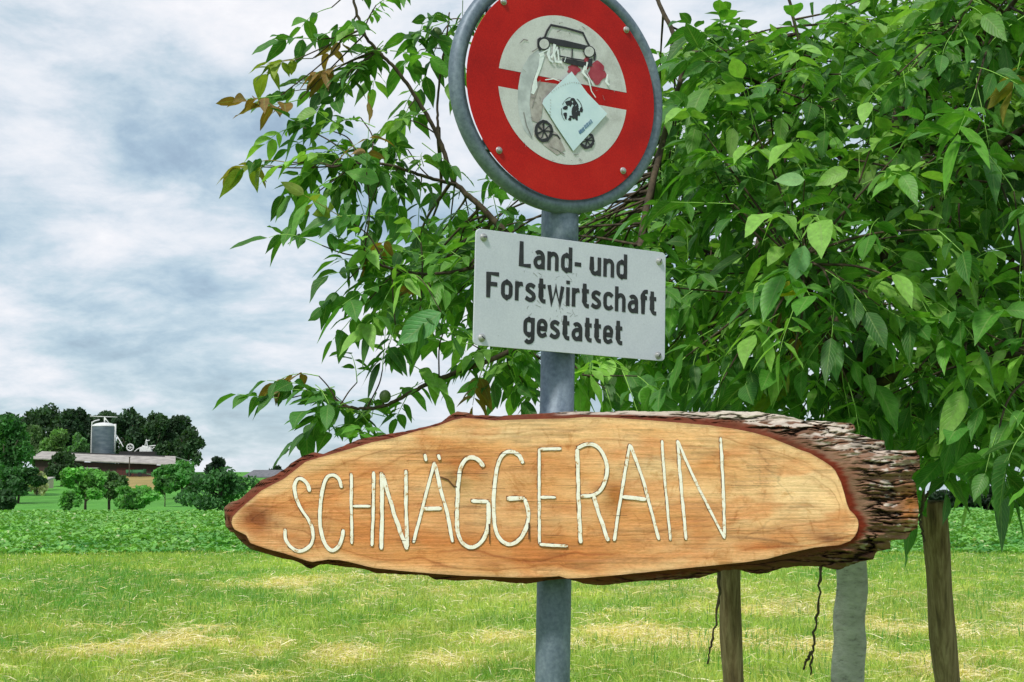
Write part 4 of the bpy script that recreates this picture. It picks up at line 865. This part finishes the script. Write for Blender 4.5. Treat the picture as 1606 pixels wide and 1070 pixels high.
# ------------------------------------------------------------------ walnut tree with stakes
TD = 5.0
bgrey, n, b = mat('smooth_grey_bark', srgb(150, 150, 146), .85, 0, .3)
v = mapping(n, objco(n), (1, 1, 2.4)); f = noise(n, v, 30, 7, .7); f2 = noise(n, mapping(n, objco(n), (1, 1, 3)), 9, 4)
L_(n, mixc(n, .4, ramp(n, f, [(.32, srgb(88, 84, 78)), (.43, srgb(178, 176, 172)), (.66, srgb(212, 210, 206))]), ramp(n, f2, [(.3, srgb(150, 148, 142)), (.7, srgb(214, 212, 208))])), b.inputs['Base Color']); bump(n, b, f, 1.0, .012)
tb = P(1330, 1100, TD); tb[2] = 0
tree = thing('walnut_tree', 'young walnut tree with pale grey trunk and dense drooping green leaves behind the signs', 'tree', tb)
m = MB()
tp = [np.array([tb[0] - .01, tb[1], -.05]), np.array([tb[0], tb[1], .25]), P(1331, 1070, TD), P(1333, 980, TD), P(1336, 890, TD), P(1340, 780, TD), P(1346, 660, TD), P(1352, 600, TD)]
pts = bez(tp, 8); pts[:, 0] += .004 * np.sin(np.arange(len(pts)) * .7); m.tube(pts, np.interp(np.arange(len(pts)), [0, 8, 16, 32, len(pts)], [.076, .062, .0560, .0515, .044]), 24)
m.build('trunk', bgrey, tree, True)
darkb, n, b = mat('dark_branch_bark', srgb(70, 58, 46), .85, 0, .3); f = noise(n, mapping(n, objco(n), (1, 1, .5)), 40, 6, .7)
L_(n, ramp(n, f, [(.35, srgb(44, 36, 30)), (.65, srgb(92, 80, 62))]), b.inputs['Base Color']); bump(n, b, f, .7, .004)
# (pixel x, pixel y, depth) control points; last entry radii
limbs = [
 ([(1350, 620, 5.0), (1362, 500, 4.98), (1385, 350, 4.95), (1404, 230, 4.9), (1420, 150, 4.9), (1450, 70, 4.95), (1492, 0, 5.0), (1540, -160, 5.1), (1570, -300, 5.2)], .040, .010),
 ([(1350, 630, 5.0), (1290, 540, 4.9), (1200, 478, 4.8), (1110, 460, 4.7), (1000, 462, 4.6), (900, 440, 4.55), (820, 390, 4.5), (760, 330, 4.5), (712, 288, 4.5)], .026, .008),
 ([(712, 288, 4.5), (690, 222, 4.5), (660, 165, 4.48), (622, 110, 4.45), (585, 72, 4.42), (562, 30, 4.4), (548, -40, 4.4)], .0085, .004),
 ([(715, 290, 4.5), (670, 278, 4.4), (620, 262, 4.3), (580, 255, 4.25), (520, 262, 4.2)], .006, .003),
 ([(690, 230, 4.5), (686, 180, 4.55), (690, 120, 4.6), (700, 60, 4.6), (706, 20, 4.6)], .005, .0025),
 ([(900, 440, 4.55), (850, 520, 4.4), (780, 560, 4.3), (700, 590, 4.25), (655, 610, 4.2), (604, 636, 4.2), (556, 640, 4.2), (515, 622, 4.2)], .010, .0035),
 ([(820, 390, 4.5), (740, 420, 4.3), (670, 430, 4.2), (610, 420, 4.1), (560, 400, 4.1)], .007, .003),
 ([(1000, 462, 4.6), (1010, 350, 4.8), (1040, 220, 5.0), (1070, 100, 5.1), (1040, 20, 5.2), (1010, -40, 5.3)], .014, .006),
 ([(1200, 478, 4.8), (1190, 380, 5.0), (1230, 250, 5.2), (1260, 120, 5.3), (1240, 10, 5.3), (1220, -90, 5.3)], .012, .004),
 ([(1395, 300, 4.95), (1310, 240, 4.7), (1250, 190, 4.5), (1190, 130, 4.4)], .012, .005),
 ([(1375, 420, 4.97), (1460, 330, 4.8), (1540, 250, 4.6), (1640, 180, 4.5), (1760, 120, 4.5)], .020, .007),
 ([(1360, 520, 4.98), (1480, 470, 5.2), (1600, 420, 5.4), (1760, 380, 5.6), (1950, 360, 5.7)], .020, .008),
 ([(1352, 610, 5.0), (1440, 580, 4.6), (1530, 560, 4.2), (1620, 560, 3.9), (1720, 590, 3.8)], .018, .006),
 ([(1352, 600, 5.0), (1300, 520, 4.5), (1270, 450, 4.1), (1260, 400, 3.9)], .013, .004),
 ([(1360, 540, 5.0), (1280, 480, 5.5), (1180, 420, 5.9), (1060, 380, 6.1)], .016, .006),
 ([(1385, 350, 4.95), (1450, 250, 5.5), (1540, 120, 5.9), (1650, 20, 6.1)], .016, .006),
 ([(1404, 230, 4.9), (1470, 120, 4.5), (1560, 40, 4.2), (1640, -60, 4.1)], .014, .005),
 ([(1352, 620, 5.0), (1400, 640, 4.7), (1450, 680, 4.5), (1500, 720, 4.4)], .012, .004),
 ([(1500, 470, 5.2), (1560, 560, 5.0), (1620, 650, 4.7), (1660, 700, 4.6)], .012, .004),
 ([(1760, 380, 5.6), (1900, 250, 5.5), (2050, 150, 5.4)], .012, .005),
 ([(1540, -160, 5.1), (1650, -230, 5.0), (1760, -300, 5.0)], .010, .004)]
LP = []; bm_ = MB()
for cp, r0, r1 in limbs:
    p = bez([P(*q_) for q_ in cp], 10); n_ = len(p); jt = rng.normal(0, .0014, p.shape); jt[0] = 0; p = p + jt * np.linspace(.3, 1, n_)[:, None]
    bm_.tube(p, np.linspace(r0, r1, n_), 8 if r0 > .009 else 6); LP.append(p)
LPc = np.concatenate(LP)
# leaves ------------------------------------------------------------
leafV, leafF, leafC, leafU = [], [], [], []
NL = 8
tt = np.linspace(0, 1, NL); prof = np.sin(np.pi * tt ** .82) ** .85 * (1 - .25 * tt); prof[-1] = .0; prof[0] = .02; prof[-2] *= .8
leaflets = []; stalks = MB()
def add_leaflet(base, ax, nrm, L, W, droop, col): leaflets.append((*base, *ax, *nrm, L, W, droop, *col))
def unit(v): return v / (np.linalg.norm(v) + 1e-12)
GD = [np.array(srgb(*q_)[:3]) for q_ in ((60, 112, 40), (78, 134, 46), (98, 156, 54), (134, 182, 80), (70, 124, 48))]
YO = [np.array(srgb(*q_)[:3]) for q_ in ((132, 150, 54), (142, 132, 52), (116, 148, 58), (136, 104, 50))]
def compound(base, d, size=1.0, young=0.0, rs=rng):
    """one pinnate walnut leaf: arching stalk with drooping leaflets"""
    n_ = int(rs.integers(2, 4)) ; RL = rs.uniform(.15, .23) * size
    d = unit(d); pts = [base]; dd = d.copy()
    drp = rs.uniform(-.02, .12)
    for k in range(6): dd = unit(dd + np.array([0, 0, -drp * (.5 + .3 * k)]) + rs.normal(0, .04, 3)); pts.append(pts[-1] + dd * RL / 6)
    pts = np.array(pts); stalks.tube(pts, np.linspace(.0018, .0009, 7), 3, GD[3] * 1.1 if young < .5 else YO[1], cap=False)
    col0 = YO[int(rs.choice([0, 0, 1, 2, 2, 3]))] if rs.uniform() < young * .75 else GD[int(rs.integers(0, 5))] * rs.uniform(.8, 1.2)
    side = unit(np.cross(d, [0, 0, 1.0])) if abs(d[2]) < .97 else np.array([1.0, 0, 0])
    spots = [(6, 0)] + [(1.7 + 4.0 * (i + .4) / n_, s_) for i in range(n_) for s_ in (-1, 1)]
    for pos, s_ in spots:
        i0 = int(min(5, pos)); f_ = pos - i0; p = pts[i0] * (1 - f_) + pts[min(6, i0 + 1)] * f_; tdir = unit(pts[min(6, i0 + 1)] - pts[max(0, i0 - 1)] + 1e-9)
        if s_ == 0: ax = unit(tdir + np.array([0, 0, -rs.uniform(-.1, .6)]) + rs.normal(0, .18, 3)); L = rs.uniform(.085, .15)
        else: ax = unit(tdir * rs.uniform(.35, .7) + side * s_ + np.array([0, 0, -rs.uniform(-.2, .75)]) + rs.normal(0, .25, 3)); L = rs.uniform(.065, .125) * (.72 + .07 * pos)
        nrm = unit(np.array([0, 0, 1.0]) + rs.normal(0, .45, 3) + .3 * side * s_); nrm = unit(nrm - ax * np.dot(nrm, ax))
        L *= size; col = np.clip(col0 * rs.uniform(.86, 1.16), 0, 1)
        add_leaflet(p + ax * .003, ax, nrm, L, L * rs.uniform(.44, .66), rs.uniform(.05, .75), col)
def twig(tip, out, nleaf, young=0.0, size=1.0, ln=.30, branch=True, r=.0035):
    """a shoot ending at tip, growing from the nearest limb, with alternate compound leaves"""
    if branch:
        dl = np.linalg.norm(LPc - tip, axis=1); a = LPc[int(np.argmin(dl + .32 * rng.uniform(size=len(dl))))]
        L = np.linalg.norm(tip - a); mid_ = (a + tip) / 2 + rng.normal(0, .05, 3) * L + np.array([0, 0, .04 * L])
        path = bez([a, mid_, tip], 6)
        if L < 1.3: bm_.tube(path, np.linspace(r * (1 + L), .0018, len(path)), 5)
    else: path = np.array([tip - out * ln, tip])
    seg_ = path[-1] - path[max(0, len(path) - 6)]; ax = unit(seg_ + out * .3 * np.linalg.norm(seg_))
    for i in range(nleaf):
        f_ = i / max(1, nleaf - 1); b_ = tip - ax * ln * (1 - f_) * .8 if nleaf > 1 else tip
        ph = i * 2.4 + rng.uniform(-.5, .5); sidev = unit(np.cross(ax, [0, 0, 1.0])); upv = np.cross(sidev, ax)
        dv = ax * (.4 + .6 * f_) + (sidev * math.cos(ph) + upv * math.sin(ph) * .6) * (1.1 - .6 * f_) + out * .45 + np.array([0, 0, .12])
        compound(b_, dv, size * rng.uniform(.85, 1.1), young if i == nleaf - 1 else young * .35)
# left side shoots seen against the sky: (px, py, depth, dx, dy, leaves, young)
shoots = [(520, 12, 4.4, -.4, -.8, 3, 0), (556, 40, 4.4, -.8, .3, 3, 0), (498, 62, 4.4, -.9, .2, 2, 0), (600, 84, 4.45, -.7, .7, 3, 0), (556, 118, 4.4, -.9, .5, 3, .1),
 (590, 8, 4.4, .7, -.3, 3, 0), (490, 92, 4.4, -1, -.1, 2, 1), (482, 140, 4.4, -1, .0, 2, .9), (470, 156, 4.35, -1, .3, 2, .3), (520, 150, 4.4, -.6, .3, 3, .2), (540, 100, 4.4, -.5, .6, 2, .8),
 (476, 200, 4.3, -1, .25, 3, 0), (520, 205, 4.3, -.7, .5, 3, .1), (566, 185, 4.35, -.5, .8, 3, 0), (612, 190, 4.4, -.3, .9, 3, 0), (640, 170, 4.45, -.2, .9, 2, 0),
 (435, 262, 4.25, -1, -.05, 2, .6), (412, 262, 4.25, -1, -.1, 1, .6), (440, 150, 4.3, -1, .2, 2, .3), (462, 95, 4.3, -1, -.4, 1, 1), (505, 385, 4.1, -1, .3, 2, 0), (452, 625, 4.2, -1, .4, 2, 0), (450, 255, 4.25, -1, .0, 2, .5), (490, 262, 4.25, -.8, .4, 4, 0), (540, 250, 4.3, -.5, .8, 4, 0), (590, 240, 4.3, -.3, .9, 4, 0), (640, 235, 4.4, .0, 1, 3, 0), (500, 300, 4.2, -.7, .7, 3, 0),
 (560, 300, 4.25, -.4, .9, 4, .15), (545, 345, 4.1, -.9, .5, 2, 1), (610, 300, 4.3, 0, 1, 4, 0), (660, 290, 4.4, .3, 1, 3, 0), (575, 270, 4.0, -.1, .8, 2, .4),
 (690, 60, 4.6, -.6, .5, 3, 0), (706, 40, 4.6, .6, .2, 3, 0), (700, 90, 4.6, .3, .9, 3, 0), (660, 78, 4.6, -1, .3, 1, 0), (725, 30, 4.6, .5, -.4, 2, .2), (722, 100, 4.6, .6, .8, 2, 0),
 (560, 385, 4.1, -1, .1, 3, .1), (545, 440, 4.1, -1, .4, 3, 0), (600, 390, 4.15, -.6, .7, 4, .1), (580, 470, 4.1, -.9, .4, 3, 0), (620, 440, 4.1, -.4, .9, 3, 0), (660, 380, 4.2, -.2, .9, 4, .2),
 (620, 510, 4.1, -.9, .4, 3, 0), (680, 460, 4.1, -.4, .8, 4, 0), (650, 530, 4.15, -.8, .2, 2, 0), (700, 510, 4.1, -.3, .9, 3, .1),
 (480, 612, 4.2, -1, .2, 3, 0), (512, 615, 4.2, -.9, .2, 3, 0), (520, 640, 4.2, -.5, .9, 3, 0), (560, 640, 4.2, -.1, 1, 3, 0), (500, 590, 4.2, -.6, -.4, 1, .2), (560, 600, 4.2, -.5, .2, 2, 0), (640, 618, 4.2, .1, 1, 2, 0), (605, 625, 4.2, -.1, 1, 3, 0), (600, 580, 4.2, -.6, .3, 2, .1),
 (760, 570, 4.3, .1, 1, 3, .6), (740, 540, 4.3, -.2, 1, 4, .2), (800, 580, 4.35, .1, 1, 3, .3), (820, 600, 4.4, .2, 1, 3, 0)]
for px_, py_, d_, dx_, dy_, n_, yg in shoots:
    o = unit(rt * dx_ - up * dy_ + fw * rng.uniform(-.5, .3)); twig(P(px_, py_, d_), o, n_, yg, .69, .17, True, .0022)
def inside(x, y, poly):
    r_ = np.zeros(len(x), bool); n_ = len(poly)
    for i in range(n_):
        (x1, y1), (x2, y2) = poly[i], poly[i - 1]; r_ ^= ((y1 > y) != (y2 > y)) & (x < (x2 - x1) * (y - y1) / (y2 - y1 + 1e-9) + x1)
    return r_
crown_poly = [(650, 340), (710, 300), (780, 340), (1000, 350), (1020, 130), (1070, 70), (1180, 60), (1320, 20), (1420, -60), (1560, -260), (1850, -350), (2150, -100), (2250, 400), (2050, 640), (1700, 730), (1560, 735), (1450, 720), (1400, 690), (1150, 640), (900, 610), (760, 560), (660, 520), (620, 470), (620, 400)]
# crown volume as world-space ellipsoid cut to the silhouette outline
nC = 8600; C = rng.uniform(-1, 1, (nC, 3)); C = C[np.linalg.norm(C, axis=1) < 1]; rad = np.linalg.norm(C, axis=1)
Wd = np.array([1.12, 5.0, 2.95]) + C * np.array([2.1, 1.25, 1.75]); qx, qy = proj(Wd)
ok = inside(qx, qy, crown_poly) & (Wd[:, 1] > 3.75) & (rad > .25)
Wd, rad, qx = Wd[ok], rad[ok], qx[ok]; keepp = rng.uniform(size=len(Wd)) < np.where(qx > 1750, .35, np.where((qx < 1330) & (qy[ok] < 270), .80, .9)); Wd = Wd[keepp][:720]
for w in Wd:
    o = unit((w - np.array([1.12, 5.0, 2.6])) * np.array([1, 1, .8]) + rng.normal(0, .3, 3)); twig(w, o, int(rng.integers(4, 7)), .015, rng.uniform(.60, .84), .24)
# nearer shoots hanging at the lower right, and a few pale large leaves
near = [(1250, 470, 3.7, -.4, .3, 3, .1), (1310, 470, 3.7, .1, .8, 4, .2), (1380, 480, 3.8, .5, .6, 4, .1), (1460, 470, 3.8, .3, .5, 4, .1), (1540, 520, 3.8, .4, .5, 4, .1), (1600, 480, 3.8, .6, .4, 4, .3),
        (1200, 530, 3.9, -.7, .4, 3, 0), (1230, 600, 3.9, -.8, .4, 3, 0), (1330, 600, 4.0, 0, 1, 4, 0), (1480, 620, 4.0, .2, 1, 4, 0), (1560, 700, 3.7, .1, 1, 5, 0), (1610, 680, 3.6, .2, 1, 5, 0), (1500, 700, 4.2, -.2, 1, 4, 0), (1450, 730, 4.4, 0, 1, 3, 0),
        (1250, 340, 3.8, -.6, .2, 3, .1), (1400, 250, 3.8, -.2, .5, 4, .05), (1530, 140, 3.8, .1, .7, 4, 0), (1590, 300, 3.7, .1, .9, 4, 0), (1150, 320, 4.0, -.4, .6, 3, .1), (1120, 130, 4.2, -.3, .5, 3, .1), (1470, 360, 3.7, -.3, .6, 3, 0), (1600, 90, 3.9, .2, .6, 4, .1),
        (1075, 560, 4.0, -.3, .8, 4, 0), (1120, 620, 4.0, -.2, .8, 4, 0), (1000, 590, 4.1, -.1, .9, 4, 0), (950, 610, 4.2, .1, 1, 3, 0), (1300, 640, 4.2, 0, 1, 4, 0), (1380, 660, 4.2, .1, 1, 4, 0)]
for px_, py_, d_, dx_, dy_, n_, yg in near:
    twig(P(px_, py_, d_), unit(rt * dx_ - up * dy_ - fw * .3), n_, yg, .88, .2)
for px_, py_, dx_, dy_, L_0, c_0 in ((1258, 452, -1, .05, .085, (214, 196, 44)), (1262, 385, -.3, 1, .10, (120, 172, 112)), (1330, 268, -.8, .3, .09, (128, 176, 70)), (1262, 282, -1, .0, .08, (140, 186, 120)), (595, 285, -1, -.3, .10, (104, 164, 66)), (692, 490, -.8, .6, .15, (92, 156, 84))):
    p0_ = P(px_, py_, 3.72 if px_ > 800 else 4.0); ax_ = unit(rt * dx_ - up * dy_); nm_ = unit(-fw + up * .5); nm_ = unit(nm_ - ax_ * np.dot(ax_, nm_)); leaflets.append((*p0_, *ax_, *nm_, L_0, L_0 * .58, .1, *srgb(*c_0)[:3]))
    dl = np.linalg.norm(LPc - p0_, axis=1); a_ = LPc[int(np.argmin(dl))]; bm_.tube(bez([a_, (a_ + p0_) / 2 + [0, 0, .03], p0_], 5), .0016, 5)
bm_.build('branches', darkb, tree, True)
Lf = np.array(leaflets); n = len(Lf); print('leaflets', n)
B, AX, NM, LL, WW, DR, CC = Lf[:, 0:3], Lf[:, 3:6], Lf[:, 6:9], Lf[:, 9], Lf[:, 10], Lf[:, 11], Lf[:, 12:15]
SD = np.cross(AX, NM); V = np.zeros((n, NL, 3, 3)); U = np.zeros((n, NL, 3, 3)); fold = rng.uniform(.05, .45, n); wav = rng.uniform(0, .05, n); ph = rng.uniform(0, 6, n); crv = rng.normal(0, .10, n)
for i, t_ in enumerate(tt):
    mid_ = B + AX * (LL * t_)[:, None] - np.array([0, 0, 1.0]) * (DR * LL * t_ * t_)[:, None] * .7 + SD * (crv * LL * t_ * t_)[:, None]
    for j, s_ in enumerate((-1, 0, 1)):
        V[:, i, j] = mid_ + SD * (s_ * WW / 2 * prof[i])[:, None] + NM * ((abs(s_) * fold * WW / 2 * prof[i]) + abs(s_) * wav * LL * np.sin(t_ * 9 + ph + s_))[:, None] * (1 if 0 < i < NL - 1 else 0)
        U[:, i, j] = (t_, s_, 0)
b0 = (np.arange(n) * NL * 3)[:, None]; fl = []
for i in range(NL - 1):
    for j in (0, 1): fl.append(b0 + np.array([[i * 3 + j, i * 3 + j + 1, i * 3 + j + 4, i * 3 + j + 3]]))
F = np.concatenate(fl)
leafm = foliage_mat('walnut_leaf', .38, .5, True, 60)
mesh('foliage', V.reshape(-1, 3), F, leafm, tree, True, np.repeat(CC, NL * 3, 0), U.reshape(-1, 3))
stalks.build('leaf_stalks', foliage_mat('leaf_stalk_material', .1, .5), tree, True, usecol=True)
# two walnuts on the twig at upper left
m = MB()
nutm = noisy('green_walnut_husk', srgb(70, 92, 48), srgb(96, 118, 62), 40, .5)
for px_, py_ in ((685, 52), (604, 622)):
    c_ = P(px_, py_, 4.2 if py_ > 100 else 4.58); o_ = [(c_ + np.array([0, 0, .019 * math.cos(a)]), max(.0008, .017 * math.sin(a))) for a in np.linspace(0.02, 3.12, 9)]
    m = MB(); m.tube([q_[0] for q_ in o_], [q_[1] for q_ in o_], 14); m.build('walnut', nutm, tree, True)
# dangling dry twigs
for cp in ([(1128, 905, 4.9), (1126, 950, 4.9), (1118, 1000, 4.9), (1111, 1040, 4.9)], [(1289, 850, 4.8), (1288, 900, 4.8), (1281, 970, 4.8), (1275, 1020, 4.8), (1271, 1058, 4.8)],
           [(1274, 1020, 4.8), (1266, 1036, 4.8), (1260, 1050, 4.8)], [(1452, 735, 4.3), (1446, 790, 4.3), (1443, 820, 4.3), (1449, 850, 4.3)], [(1444, 800, 4.3), (1454, 780, 4.3), (1462, 760, 4.3)]):
    p = bez([P(*q_) for q_ in cp], 7); p = p + rng.normal(0, .0025, p.shape); m = MB()
    if cp[0][1] > 840 and cp[0][1] < 1000: p = np.vstack([P(cp[0][0] + 6, 640, 4.95), P(cp[0][0] + 3, 760, 4.92), p])
    m.tube(p, np.linspace(.0055, .003, len(p)) * rng.uniform(.7, 1.3, len(p)), 6); m.build('hanging_twig', darkb, tree, True)
# stakes
stm, n, b = mat('weathered_stake_wood', srgb(120, 96, 66), .85, 0, .3)
v = mapping(n, objco(n), (9, 9, .55)); f = noise(n, v, 7, 7, .7, .3); f2 = noise(n, mapping(n, objco(n), (1, 1, .4)), 5, 3)
L_(n, mixc(n, .45, ramp(n, f, [(.36, srgb(50, 36, 24)), (.46, srgb(112, 90, 62)), (.62, srgb(166, 146, 112))]), ramp(n, f2, [(.35, srgb(88, 68, 46)), (.65, srgb(140, 124, 92))])), b.inputs['Base Color']); bump(n, b, f, .9, .006)
def stake(top, mid_, bot, r_, d_, lab):
    p1, p2 = P(*top, d_), P(*bot, d_); dr = unit(p2 - p1); p3 = p2 + dr * ((p2[2] + .3) / -dr[2]); t = thing('tree_stake', lab, 'stake', (p3[0], p3[1], 0), 'stakes beside the walnut tree')
    n_ = 26; ps = p1 + (p3 - p1) * np.linspace(0, 1, n_)[:, None] + np.stack([.003 * np.sin(np.arange(n_) * .8), 0 * np.arange(n_), 0 * np.arange(n_)], 1)
    m = MB(); m.tube(np.vstack([ps[0] - dr * .004, ps]), np.r_[r_ * .8, r_ * (1 + .05 * np.sin(np.arange(n_) * 1.3))], 18); o = m.build('shaft', stm, t, True); return t
stake((1141, 790), None, (1150, 1070), .0365, 5.0, 'brown round wooden stake left of the pale trunk, under the board')
stake((1462, 788), None, (1486, 1070), .042, 4.8, 'brown round wooden stake right of the pale trunk, beyond the board end')
print('scene built')
